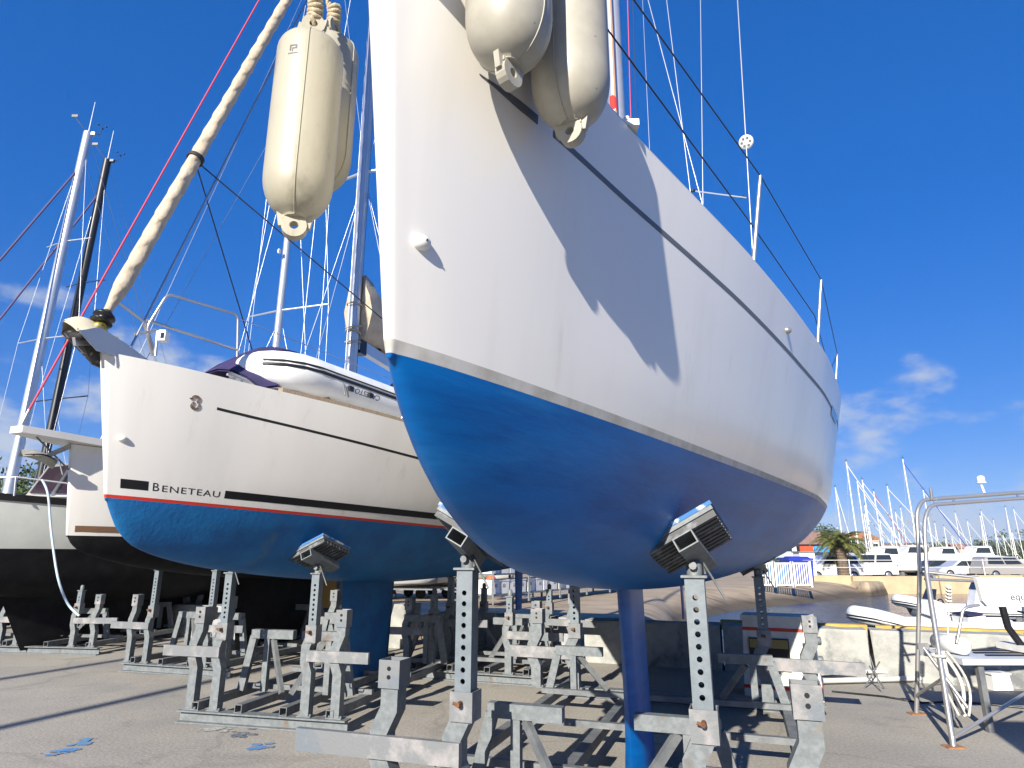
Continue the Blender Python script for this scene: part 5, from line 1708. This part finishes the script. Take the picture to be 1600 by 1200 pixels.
def car(label, px, base_y_px, Y, col, ln, h, facing=1, suv=False, rot=0.0):
    c = W(px, base_y_px, Y)
    z0 = ground_z(c.x, Y)
    t = thing('parked_car', label, 'car', (c.x, Y, z0), rot, 'cars parked on the far quay')
    m = mat('car paint ' + label[:22], col, .28, .2, coat=.6)
    wd = 1.75
    hl = ln / 2
    f = facing
    if suv:
        prof = [(-hl, .35), (-hl + .05, .85), (-hl + .12, h * .62), (-hl + .30, h - .05), (-hl + .6, h), (hl * .28, h), (hl * .50, h * .66), (hl * .92, h * .55), (hl, h * .42), (hl, .32)]
    else:
        prof = [(-hl, .35), (-hl + .02, .72), (-hl + .1, h * .62), (-hl * .62, h * .66), (-hl * .28, h), (hl * .15, h), (hl * .48, h * .66), (hl * .9, h * .53), (hl, h * .42), (hl, .30)]
    n = len(prof)
    b = MB()
    rows = []
    for k, yy in enumerate((-wd / 2, -wd / 2 + .08, wd / 2 - .08, wd / 2)):
        ins = .05 if k in (0, 3) else 0
        rows.append([Vector((x * f * (1 - ins * .15), yy * (1 - .16 * max(0, (z - h * .62) / (h * .38))), z - ins * (1 if z > .5 else 0))) for x, z in prof])
    for k in range(3):
        for i in range(n):
            j = (i + 1) % n
            q_ = [rows[k][i], rows[k][j], rows[k + 1][j], rows[k + 1][i]]
            b.add(q_, [(0, 1, 2, 3)])
    b.add(rows[0], [tuple(range(n))]); b.add(rows[3], [tuple(range(n))[::-1]])
    b.build('body', m, t, True)
    # side glass, front face towards the water
    zt, zl = h - .10, h * .66
    if suv: gx = [(-hl + .32, zl), (-hl + .42, zt), (hl * .22, zt), (hl * .40, zl)]
    else: gx = [(-hl * .58, zl), (-hl * .26, zt), (hl * .12, zt), (hl * .40, zl)]
    for i in range(2):
        def lerp2(p, q_, s): return (p[0] + (q_[0] - p[0]) * s, p[1] + (q_[1] - p[1]) * s)
        s0_, s1_ = (0.02, .48) if i == 0 else (.53, .98)
        A, B = lerp2(gx[0], gx[3], s0_), lerp2(gx[0], gx[3], s1_)
        D, Cc = lerp2(gx[1], gx[2], s0_), lerp2(gx[1], gx[2], s1_)
        b = MB(); b.slab([Vector((p[0] * f, -wd / 2 * (1 - .16 * max(0, (p[1] - h * .62) / (h * .38))) - .012, p[1])) for p in (A, B, Cc, D)], (0, .03, 0))
        b.build('side_window', M_glass, t, True)
    for sx in (-.62, .62):
        for sy in (-1, 1):
            b = MB(); b.lathe([(.20, -.1), (.32, -.09), (.32, .09), (.20, .1)], (sx * hl * f * 1.0, sy * (wd / 2 - .09), .32), 18, Matrix.Rotation(R(90), 3, 'X')); wh_ = b.build('wheel', M_tyre, t, True)
            if sy < 0:
                b = MB(); b.lathe([(.19, 0), (.17, .012), (.04, .02)], (sx * hl * f, -wd / 2 - .008, .32), 14, Matrix.Rotation(R(90), 3, 'X')); b.build('rim', M_chrome, wh_, True)
    b = MB(); b.box(((-hl + .02) * f, -wd / 2 + .2, h * .52), (.05, .28, .14)); b.build('tail_light', mat('tail light red', (.35, .01, .01), .3), t, True)
    b = MB(); b.box(((hl - .03) * f, -wd / 2 + .22, h * .45), (.08, .3, .12)); b.build('headlight', M_chrome, t, True)
    return t
car('white van parked behind the picket fence beside the palm', 1298, 903, 50, (.75, .75, .74), 4.3, 1.75, -1, True)
car('white van parked on the far side of the palm', 1352, 903, 52, (.76, .76, .75), 4.4, 1.9, -1, True)
car('dark grey saloon car parked behind the stainless arch', 1462, 901, 58, (.045, .047, .05), 4.4, 1.42, -1)
car('silver saloon car parked between the dark car and the people carrier', 1502, 902, 55, (.52, .53, .54), 4.5, 1.42, -1)
car('silver grey people carrier parked beside the silver saloon', 1572, 902, 53, (.33, .32, .30), 4.4, 1.68, 1, True)
car('white hatchback parked before the moored boats', 1408, 899, 61, (.74, .74, .73), 4.0, 1.5, 1)

def motorboat(label, px, Y, ln, h, rot):
    c = W(px, 895, Y); z0 = ground_z(c.x, Y)
    t = thing('motorboat', label, 'motorboat', (c.x, Y, z0), rot, 'motorboats laid up on the far quay')
    b = MB(); rows = []
    for i in range(13):
        f = i / 12
        hw = 1.15 * math.sin(math.pi * min(.5, .05 + f * .7)) ** .8
        x = -ln / 2 + ln * f; sh = h * (.78 - .18 * f)
        rows.append([Vector((x - (1 - f) * .3, -hw, sh)), Vector((x, -hw * .75, .55)), Vector((x, 0, .38)), Vector((x, hw * .75, .55)), Vector((x - (1 - f) * .3, hw, sh)), Vector((x, 0, sh + .05)), Vector((x - (1 - f) * .3, -hw, sh))])
    b.grid(rows, False); b.add(rows[-1][:5], [(4, 3, 2, 1, 0)]); b.build('hull', mh0, t, True)
    b = MB(); b.slab([Vector((-ln * .12, -.8, h * .62)), Vector((ln * .25, -.8, h * .58)), Vector((ln * .22, -.75, h)), Vector((0, -.75, h))], (0, 1.55, 0)); cb_ = b.build('cabin', mh0, t, True)
    b = MB(); b.slab([Vector((-ln * .03, -.81, h * .74)), Vector((ln * .20, -.81, h * .74)), Vector((ln * .19, -.79, h * .94)), Vector((ln * .01, -.79, h * .94))], (0, .01, 0)); b.build('window', M_glass, cb_, True)
    for x in (-ln * .2, ln * .25):
        MB().box((x, 0, .24), (.3, 1.2, .46)).build('chock', M_dsteel, t, True)
    b = MB(); b.pipe([(-ln * .45, -.5, h * .75), (-ln * .35, -.7, h * .98), (ln * .0, -.85, h * .95)], .025, 5); b.build('bow_rail', M_stain, t, True)
mh0 = mat('far boat white', (.72, .72, .71), .4)
motorboat('white motorboat laid up behind the white van by the palm', 1378, 57, 6.0, 2.5, .15)
motorboat('white cabin motorboat laid up between van and hatchback', 1420, 64, 6.5, 2.7, -.1)
motorboat('white motorboat laid up over the dark saloon roof', 1470, 68, 6.5, 2.6, .1)
motorboat('white motorboat laid up behind the silver saloon', 1525, 70, 7.0, 2.7, 0)

# blue bins behind the fence
def bin_(label, px, Y, col, s=1.0):
    c = W(px, 890, Y); z0 = ground_z(c.x, Y)
    t = thing('waste_bin', label, 'waste bin', (c.x, Y, z0), 0, 'bins behind the fence')
    m = mat('bin ' + label[:12], col, .5)
    MB().box((0, 0, .68 * s), (1.15 * s, 1.0 * s, 1.05 * s), None, 1.08).build('body', m, t, True)
    b = MB(); b.box((0, 0, 1.27 * s), (1.28 * s, 1.12 * s, .10 * s)); b.box((0, 0, 1.36 * s), (1.1 * s, .9 * s, .1 * s), None, .8); b.build('lid', m, t, True)
    for sx in (-.45, .45):
        for sy in (-.4, .4):
            MB().lathe([(.1, -.04), (.1, .04)], (sx * s, sy * s, .1), 10, Matrix.Rotation(R(90), 3, 'X')).build('castor', M_tyre, t, True)
    return t
bin_('deep blue wheeled bin behind the white picket fence', 1246, 40, (.015, .03, .32), 1.15)
bin_('dark green wheeled bin tucked beside the deep blue one', 1232, 41.5, (.02, .06, .06), 1.05)
bin_('teal blue low bin nearest the blue hull outline', 1212, 38.5, (.02, .14, .28), .85)
# pale utility kiosk
kc = W(1268, 900, 43.5)
t = thing('utility_kiosk', 'pale grey corrugated kiosk between the bins and the white van', 'kiosk', (kc.x, 43.6, -.1))
b = MB(); b.box((kc.x, 44.3, .8), (1.0, 1.0, 1.8)); b.build('wall', M_plastic, t)
b = MB(); b.box((kc.x, 44.3, 1.73), (1.15, 1.15, .08)); b.build('roof', M_galv, t)
for i in range(8):
    MB().box((kc.x - .45 + .128 * i, 43.79, .8), (.04, .02, 1.7)).build('rib', M_plastic, t)
# sandy bags: palm trees
def palm(label, px, base_py, Y, trunk_h, fr_len, seed, nf=34):
    c = W(px, base_py, Y)
    c.z = ground_z(c.x, Y)
    rnd = random.Random(seed)
    t = thing('palm_tree', label, 'palm tree', tuple(c), 0, 'palms on the far quay')
    b = MB(); rows = []
    for j in range(25):
        f = j / 24
        r = .34 - .06 * f + (.05 if j % 2 else 0) + (.12 * (1 - f * 5) if f < .2 else 0)
        rows.append([c + Vector((math.cos(a) * r, math.sin(a) * r, trunk_h * f)) for a in [i * math.pi / 6 for i in range(13)]])
    b.grid(rows, False); b.build('trunk', mat('palm trunk', (.16, .12, .08), .95, 0, (.09, .065, .045), 9, bump=.6), t)
    b = MB()
    top = c + Vector((0, 0, trunk_h))
    for k in range(nf):
        az = rnd.uniform(0, 6.283)
        el = rnd.uniform(.05, 1.35)
        ln = fr_len * rnd.uniform(.8, 1.1)
        d = Vector((math.cos(az), math.sin(az), 0))
        pts = []
        p = top.copy(); e_ = el
        for i in range(11):
            pts.append(p.copy())
            p = p + (d * math.cos(e_) + Vector((0, 0, math.sin(e_)))) * ln / 10
            e_ -= .13 + .04 * i * (1.2 - el * .5) * .35
        sd = Vector((-d.y, d.x, 0))
        for i in range(1, 10):
            tn = (pts[i + 1] - pts[i]).normalized()
            lw = .55 * math.sin(math.pi * (.12 + .8 * i / 10)) * fr_len / 2.4
            for q_ in range(3):
                b0 = pts[i].lerp(pts[i + 1], q_ / 3)
                for s_ in (-1, 1):
                    tip = b0 + sd * s_ * lw * .75 + tn * lw * .55 - Vector((0, 0, lw * rnd.uniform(.15, .45)))
                    b.add([b0 - tn * .03, tip, b0 + tn * .035], [(0, 1, 2)])
        b.pipe(pts, .03, 4, .008)
    b.build('fronds', mat('palm fronds', (.13, .13, .03), .6, 0, (.085, .11, .03), 2), t)
palm('large date palm with ringed trunk between two white vans', 1320, 905, 47.5, 2.3, 2.2, 11, 60)
palm('taller palm standing behind the stainless arch', 1452, 880, 85, 4.0, 2.6, 12, 40)

# ---------------------------------------------------------------- buildings across the basin
def building(label, px0, px1, top_py, Y, depth, col, roof, rows_, cols_, roofh=0.0, base=None):
    a = W(px0, 890, Y).x; e = W(px1, 890, Y).x
    zt = W((px0 + px1) / 2, top_py, Y).z
    z0 = -.3
    t = thing('building', label, 'building', ((a + e) / 2, Y, z0), 0, 'buildings behind the marina')
    mw_ = mat('wall ' + label[:20], col, .9, 0, tuple(x * .85 for x in col), .8)
    MB().box(((a + e) / 2, Y + depth / 2, (zt + z0) / 2), (e - a, depth, zt - z0)).build('wall', mw_, t)
    mr_ = mat('roof ' + label[:20], roof, .85, 0, tuple(x * .7 for x in roof), 2)
    if roofh:
        b = MB(); b.slab([Vector((a - .4, Y - .4, zt)), Vector((e + .4, Y - .4, zt)), Vector((e - .2, Y + depth / 2, zt + roofh)), Vector((a + .2, Y + depth / 2, zt + roofh))], (0, 0, .15))
        b.slab([Vector((a - .4, Y + depth + .4, zt)), Vector((a + .2, Y + depth / 2, zt + roofh)), Vector((e - .2, Y + depth / 2, zt + roofh)), Vector((e + .4, Y + depth + .4, zt))], (0, 0, .15))
        b.build('roof', mr_, t)
    else:
        MB().box(((a + e) / 2, Y + depth / 2, zt + .15), (e - a + .5, depth + .5, .3)).build('roof', mr_, t)
    fh = (zt - z0) / rows_
    for r_ in range(rows_):
        for c_ in range(cols_):
            x = a + (e - a) * (c_ + .5) / cols_; z = z0 + fh * (r_ + .58)
            wq = (e - a) / cols_ * .52
            f = MB(); f.box((x, Y - .02, z), (wq + .16, .08, fh * .52)); fo = f.build('window_frame', M_plastic, t)
            MB().box((x, Y - .07, z), (wq, .03, fh * .44)).build('window_pane', M_glass, fo)
    return t, a, e, z0, zt
t, a, e, z0, zt = building('two storey marina office with red brown upper cladding and shop signs', 1215, 1288, 850, 100, 12, (.42, .44, .46), (.20, .12, .09), 2, 5)
b = MB(); b.box(((a + e) / 2, 99.6, zt + .9), (e - a - .5, .6, 1.9)); b.build('cladding', mat('red brown cladding', (.22, .14, .12), .8, 0, (.16, .1, .09), 3, stretch=(6, 1, .3)), t)
for k, (p0, p1, col) in enumerate(((1252, 1272, (.75, .07, .02)), (1274, 1297, (.05, .28, .62)))):
    x0, x1 = W(p0, 858, 98.5).x, W(p1, 858, 98.5).x
    z = W(1270, 858, 98.5).z
    b = MB(); b.box(((x0 + x1) / 2, 98.9, z), (x1 - x0, .3, .85)); b.build('sign_board', mat('sign %d' % k, col, .5), t)
for p0, p1, top, Y, col, roof, rh, lab in ((1335, 1380, 842, 170, (.42, .36, .29), (.48, .19, .07), 1.6, 'low house with orange tiled roof behind the trees'),
                                           (1372, 1462, 856, 185, (.33, .28, .24), (.24, .16, .12), 1.2, 'long low shed with dull brown roof behind the masts'),
                                           (1505, 1535, 857, 190, (.45, .36, .3), (.42, .22, .13), 1.2, 'small pinkish house under the far hills')):
    building(lab, p0, p1, top, Y, 10, col, roof, 1, 4, rh)
tc_ = [(1296, 833, 130, 4.5), (1312, 838, 150, 4.0), (1345, 848, 150, 4.0), (1362, 850, 185, 4.6), (1385, 849, 200, 5.0), (1402, 850, 205, 4.5), (1425, 852, 210, 5), (1475, 853, 200, 5), (1492, 858, 205, 4.5), (1512, 857, 220, 4),
       (1540, 851, 190, 5), (1556, 846, 188, 5.5), (1572, 843, 186, 6), (1590, 845, 186, 6), (1612, 842, 190, 6.5), (1455, 857, 215, 4.5), (1524, 860, 212, 4)]
tl_ = ['bushy tree', 'dark round tree', 'olive green tree']
for k, (px, py, Y, rx) in enumerate(tc_):
    p = W(px, py, Y)
    tree('broadleaf_tree', 'dark green bushy tree in the belt behind the marina', (p.x, Y, -.3), p.z + .3 + .4, rx, rx * .7, (M_leafA, M_leafB)[k % 2], 1100, .42, 40 + k)

# ---------------------------------------------------------------- moored yachts across the basin
mh = mat('far white hull', (.75, .75, .74), .4)
def moored(label, px, top_py, Y, lean=0.0, stay=None, color=None, r=.09):
    tp = W(px, top_py, Y)
    t = thing('moored_yacht', label, 'sailboat', (tp.x, Y, WATER_Z), 0, 'yachts moored across the basin')
    ln = 8.5
    b = MB(); rows = []
    for i in range(13):
        f = i / 12
        hw = 1.35 * (math.sin(math.pi * min(.5, .06 + f * .62))) if f < .8 else 1.3
        y = -ln * .45 + ln * f
        rows.append([Vector((-hw, y, 1.05)), Vector((-hw * .85, y, .1)), Vector((0, y, -.3)), Vector((hw * .85, y, .1)), Vector((hw, y, 1.05)), Vector((0, y, 1.15)), Vector((-hw, y, 1.05))])
    b.grid(rows, False); b.add(rows[0][:5], [(0, 1, 2, 3, 4)]); b.add(rows[-1][:5], [(4, 3, 2, 1, 0)]); b.build('hull', mh, t, True)
    b = MB(); b.box((0, .3, 1.32), (1.6, 3.2, .5), None, .8); cbn = b.build('cabin', mh, t, True)
    for sx in (-1, 1):
        MB().box((sx * .76, .3, 1.34), (.03, 2.2, .16)).build('window', M_glass, cbn, True)
    H_ = tp.z - WATER_Z
    MB().pipe([(0, -.4, 1.1), (0, -.2, H_)], r, 8, r * .75).build('mast', mat('far mast', (.72, .72, .70), .4, .2), t, True)
    MB().pipe([(0, -.3, 2.4), (0, 3.2, 2.3)], .10, 6).build('boom', color or M_navy, t, True)
    for f in (.45, .7):
        MB().pipe([(-.8, -.3, H_ * f), (.8, -.3, H_ * f)], .03, 5).build('spreader', M_alu, t, True)
    for sx in (-1, 1):
        MB().pipe([(sx * 1.2, -.2, 1.0), (sx * .8, -.3, H_ * .45), (0, -.2, H_ * .95)], .014, 4).build('shroud', M_wire, t, True)
    MB().pipe([(stay or 0, -3.7, 1.1), (0, -.25, H_ * .97)], .05, 6).build('rolled_sail', color or M_wrope, t, True)
    b = MB(); b.pipe([(0, -.2, H_), (0, -.2, H_ + .5)], .02, 4); b.pipe([(-.3, -.2, H_ + .2), (.25, -.2, H_ + .25)], .02, 4); b.build('masthead', M_blk, t, True)
    return t
M_bluesail = mat('blue sail cover', (.02, .05, .32), .7)
M_redsail = mat('red sail cover', (.35, .03, .03), .7)
yl = [(1304, 762, 92, 0, None), (1321, 722, 84, 5, None), (1338, 752, 95, 4.5, None), (1346, 750, 100, 6, None), (1364, 768, 104, 3.5, M_redsail), (1385, 760, 96, 6.5, None), (1409, 718, 80, 5, M_bluesail),
      (1441, 766, 98, 5.5, None), (1530, 806, 120, -3, None), (1556, 838, 160, 0, None), (1566, 836, 165, 0, None), (1580, 832, 150, 0, None), (1486, 838, 165, 0, None), (1476, 842, 160, 2, None), (1350, 790, 120, 4, None), (1398, 800, 130, 4, None)]
YL = ['white moored yacht whose mast rises closest to the blue hull', 'white moored yacht with high mast behind the large date palm', 'white moored yacht with slim mast just beyond the date palm',
      'white moored yacht crossing its forestay with its neighbour beyond the palm', '', 'white moored yacht with mast over the long brown roofed shed', '', 'white moored yacht with mast seen through the stainless arch corner',
      'small white yacht with short mast framed inside the stainless arch', 'distant yacht before the dark trees, left of a pair', 'distant yacht before the dark trees, middle of a trio', 'distant yacht with mast nearest the people carrier',
      'distant yacht with tiny mast before the hills', 'distant yacht with tiny mast before the taller palm', 'low masted white yacht over the orange roofed house', 'low masted white yacht beside the tallest mast']
for k, (px, py, Y, stv, colr) in enumerate(yl):
    lab = YL[k]
    if colr is M_redsail: lab = 'white moored yacht with red rolled headsail across the basin'
    if colr is M_bluesail: lab = 'white moored yacht with the tallest mast and blue rolled headsail'
    moored(lab, px, py, Y, 0, stv, colr)
rnd_m = random.Random(21)
for k in range(16):
    px = 1312 + 18.5 * k + rnd_m.uniform(-7, 7)
    moored('distant white yacht whose thin mast stands in the crowded rows across the basin', px, rnd_m.uniform(792, 838), rnd_m.uniform(112, 168), 0, rnd_m.choice((0, 3.5, 4.5, -3)), None, .07)
# yacht beyond the right edge whose blue rolled sails cross the frame
moored('moored yacht with two blue rolled sails rising beside the people carrier', 1650, 560, 66, 0, -4.5, M_bluesail, .1)

# ================================================================== RACKS, DINGHIES, OCHRE SHED BEYOND THE BLOCKS (centre)
rack0 = G(770, 945, -.02); rack1 = G(985, 922, -.05)
rd = (rack1 - rack0); rl_ = rd.length; rdn = rd.normalized(); rn = Vector((-rdn.y, rdn.x, 0))
nb = 5
for k in range(nb):
    p = rack0 + rdn * rl_ * k / nb
    bl_ = rl_ / nb - .06
    t = thing('storage_rack', ('galvanised rack bay of white boxes nearest the shaded block', 'second galvanised rack bay of white boxes', 'middle galvanised rack bay of white boxes', 'fourth galvanised rack bay of white boxes', 'rack bay of white boxes next to the fin keel')[k], 'rack', tuple(p), 0, 'racks of white boxes on the slipway')
    for s in (0, bl_):
        for d in (0, .8):
            MB().beam(p + rdn * s + rn * d, p + rdn * s + rn * d + Vector((0, 0, 2.1)), .05, .05, up=(1, 0, 0)).build('upright', M_galv, t)
    for z in (.28, .92, 1.56):
        b = MB(); b.beam(p + rdn * 0 + rn * .4 + Vector((0, 0, z)), p + rdn * bl_ + rn * .4 + Vector((0, 0, z)), .8, .05); b.build('shelf', M_galv, t)
        nx = max(2, int(bl_ / .52))
        for i in range(nx):
            c = p + rdn * (bl_ * (i + .5) / nx) + rn * .36 + Vector((0, 0, z + .03))
            b = MB(); b.box((0, 0, .20), (bl_ / nx * .86, .55, .40), None, 1.04); b.box((0, 0, .42), (bl_ / nx * .92, .6, .05))
            o = b.build('storage_box', M_plastic)
            o.location = c; o.rotation_euler = (0, 0, math.atan2(rdn.y, rdn.x) + random.uniform(-.05, .05))
            tag(o, 'white lidded plastic box on the galvanised rack', 'box', 'white boxes on the racks')
            b = MB(); b.box((random.uniform(-.08, .08), -.288, .26), (.16, .006, .10)); lb = b.build('paper_label', mat('printed label', (.45, .45, .43), .7, 0, (.15, .15, .15), 40, .5, .55), o, True)
# orange buoy on the rack
c = G(776, 934, -.02) + Vector((-.2, -.4, .55))
b = MB(); b.lathe([(.02, -.3), (.16, -.22), (.22, 0), (.16, .2), (.05, .3), (.05, .36)], c, 16); b.pipe([c + Vector((0, 0, .36)), c + Vector((.15, .45, .9))], .012, 5)
tag(b.build('mooring_buoy', mat('orange buoy', (.65, .12, .04), .5)), 'orange mooring buoy hanging at the end of the rack', 'buoy')

def dinghy(px, py, Y, rot, label, col):
    c = W(px, py, Y); z0 = ground_z(c.x, Y)
    t = thing('sailing_dinghy', label, 'dinghy', (c.x, Y, z0), rot, 'dinghies parked on trolleys on the slipway')
    b = MB(); rows = []
    for i in range(15):
        f = i / 14
        hw = .72 * math.sin(math.pi * min(.5, .03 + f * .75)) ** .8
        y = -2.1 + 4.2 * f
        sh = .95 + .22 * (1 - f) ** 2
        rows.append([Vector((-hw, y, sh)), Vector((-hw * .8, y, .62)), Vector((0, y, .45 + .35 * (1 - f) ** 4)), Vector((hw * .8, y, .62)), Vector((hw, y, sh)), Vector((0, y, sh + .06)), Vector((-hw, y, sh))])
    b.grid(rows, True); b.add(rows[-1][:5], [(4, 3, 2, 1, 0)]); b.build('hull', col, t, True)
    b = MB(); b.beam((-.45, -2.4, .42), (-.45, 1.8, .42), .05, .05); b.beam((.45, -2.4, .42), (.45, 1.8, .42), .05, .05); b.beam((-.7, .4, .34), (.7, .4, .34), .06, .06); b.beam((0, -2.4, .42), (0, -3.0, .3), .05, .05); b.beam((-.45, -2.3, .42), (.45, -2.3, .42), .05, .05)
    b.pipe([(0, -2.9, .3), (0, -2.9, .02)], .03, 6); b.build('trolley_frame', M_galv, t, True)
    for sx in (-.78, .78):
        b = MB(); b.lathe([(.1, -.05), (.2, -.04), (.2, .04), (.1, .05)], (sx, .4, .2), 14, Matrix.Rotation(R(90), 3, 'Y')); b.build('wheel', M_tyre, t, True)
    MB().pipe([(0, -.6, .95), (.1, -.5, 2.6)], .03, 6).build('mast_stump', M_alu, t, True)
for k, (px, py, Y, rot, lb) in enumerate(((598, 925, 25, .3, 'white dinghy on a trolley nearest the BENETEAU keel'), (640, 925, 26, .25, 'second white dinghy on a trolley on the slipway'), (682, 924, 26.5, .35, 'cream dinghy on a trolley behind the steel post'), (722, 923, 27, .3, 'white dinghy on a trolley beside the racks'))):
    dinghy(px, py, Y, rot + R(60), lb, (M_plastic, M_hyp, M_cream, M_plastic)[k])
# ochre shed with scaffold ladder in front
sp = G(432, 972)
sh = thing('ochre_shed', 'sunlit ochre wall of a low shed seen between the cradle posts', 'shed', (sp.x, sp.y, 0))
b = MB(); b.box((sp.x + .1, sp.y + 1.2, 1.5), (2.6, 2.2, 3.0)); b.build('wall', M_tanwall, sh)
b = MB(); b.box((sp.x + .1, sp.y + 1.2, 3.06), (2.9, 2.5, .12)); b.build('roof', M_rust, sh)
b = MB(); b.box((sp.x - .65, sp.y + .08, .75), (.45, .06, .5)); wf = b.build('window_frame', M_plastic, sh)
MB().box((sp.x - .65, sp.y + .045, .75), (.36, .02, .4)).build('window_pane', M_glass, wf)
sf = thing('scaffold', 'thin dark scaffold braces standing before the ochre shed', 'scaffold', (sp.x + .4, sp.y - .6, 0))
for dx in (0, .85):
    MB().pipe([(sp.x + .05 + dx, sp.y - .6, 0), (sp.x + .05 + dx, sp.y - .6, 2.6)], .024, 6).build('upright', M_dsteel, sf)
for z in (.5, 1.0, 1.5, 2.0):
    MB().pipe([(sp.x + .05, sp.y - .6, z), (sp.x + .9, sp.y - .6, z)], .02, 6).build('rung', M_dsteel, sf)
for z in (.5, 1.5):
    MB().pipe([(sp.x + .05, sp.y - .6, z), (sp.x + .9, sp.y - .6, z + .5)], .016, 6).build('brace', M_dsteel, sf)
b = MB(); b.box((sp.x + .82, sp.y - .72, 1.1), (.3, .2, .62)); b.lathe([(.12, 0), (.12, .3), (.03, .36)], (sp.x + .82, sp.y - .72, 1.42), 12)
tag(b.build('gas_cylinder_crate', mat('salmon crate', (.5, .22, .16), .7)), 'salmon coloured canister strapped beside the scaffold', 'canister')

# ------------------------------------------------------------------ sea air: far hills fade to blue
hz = bpy.data.materials.new('sea haze')
hz.use_nodes = True
hz.node_tree.nodes.clear()
ho = hz.node_tree.nodes.new('ShaderNodeOutputMaterial')
hv = hz.node_tree.nodes.new('ShaderNodeVolumePrincipled')
hv.inputs['Color'].default_value = (.62, .76, .95, 1)
hv.inputs['Density'].default_value = 0.00016
hz.node_tree.links.new(hv.outputs[0], ho.inputs['Volume'])
MB().box((2000, 2100, 88), (6800, 4400, 184)).build('haze', hz, kind='stuff')
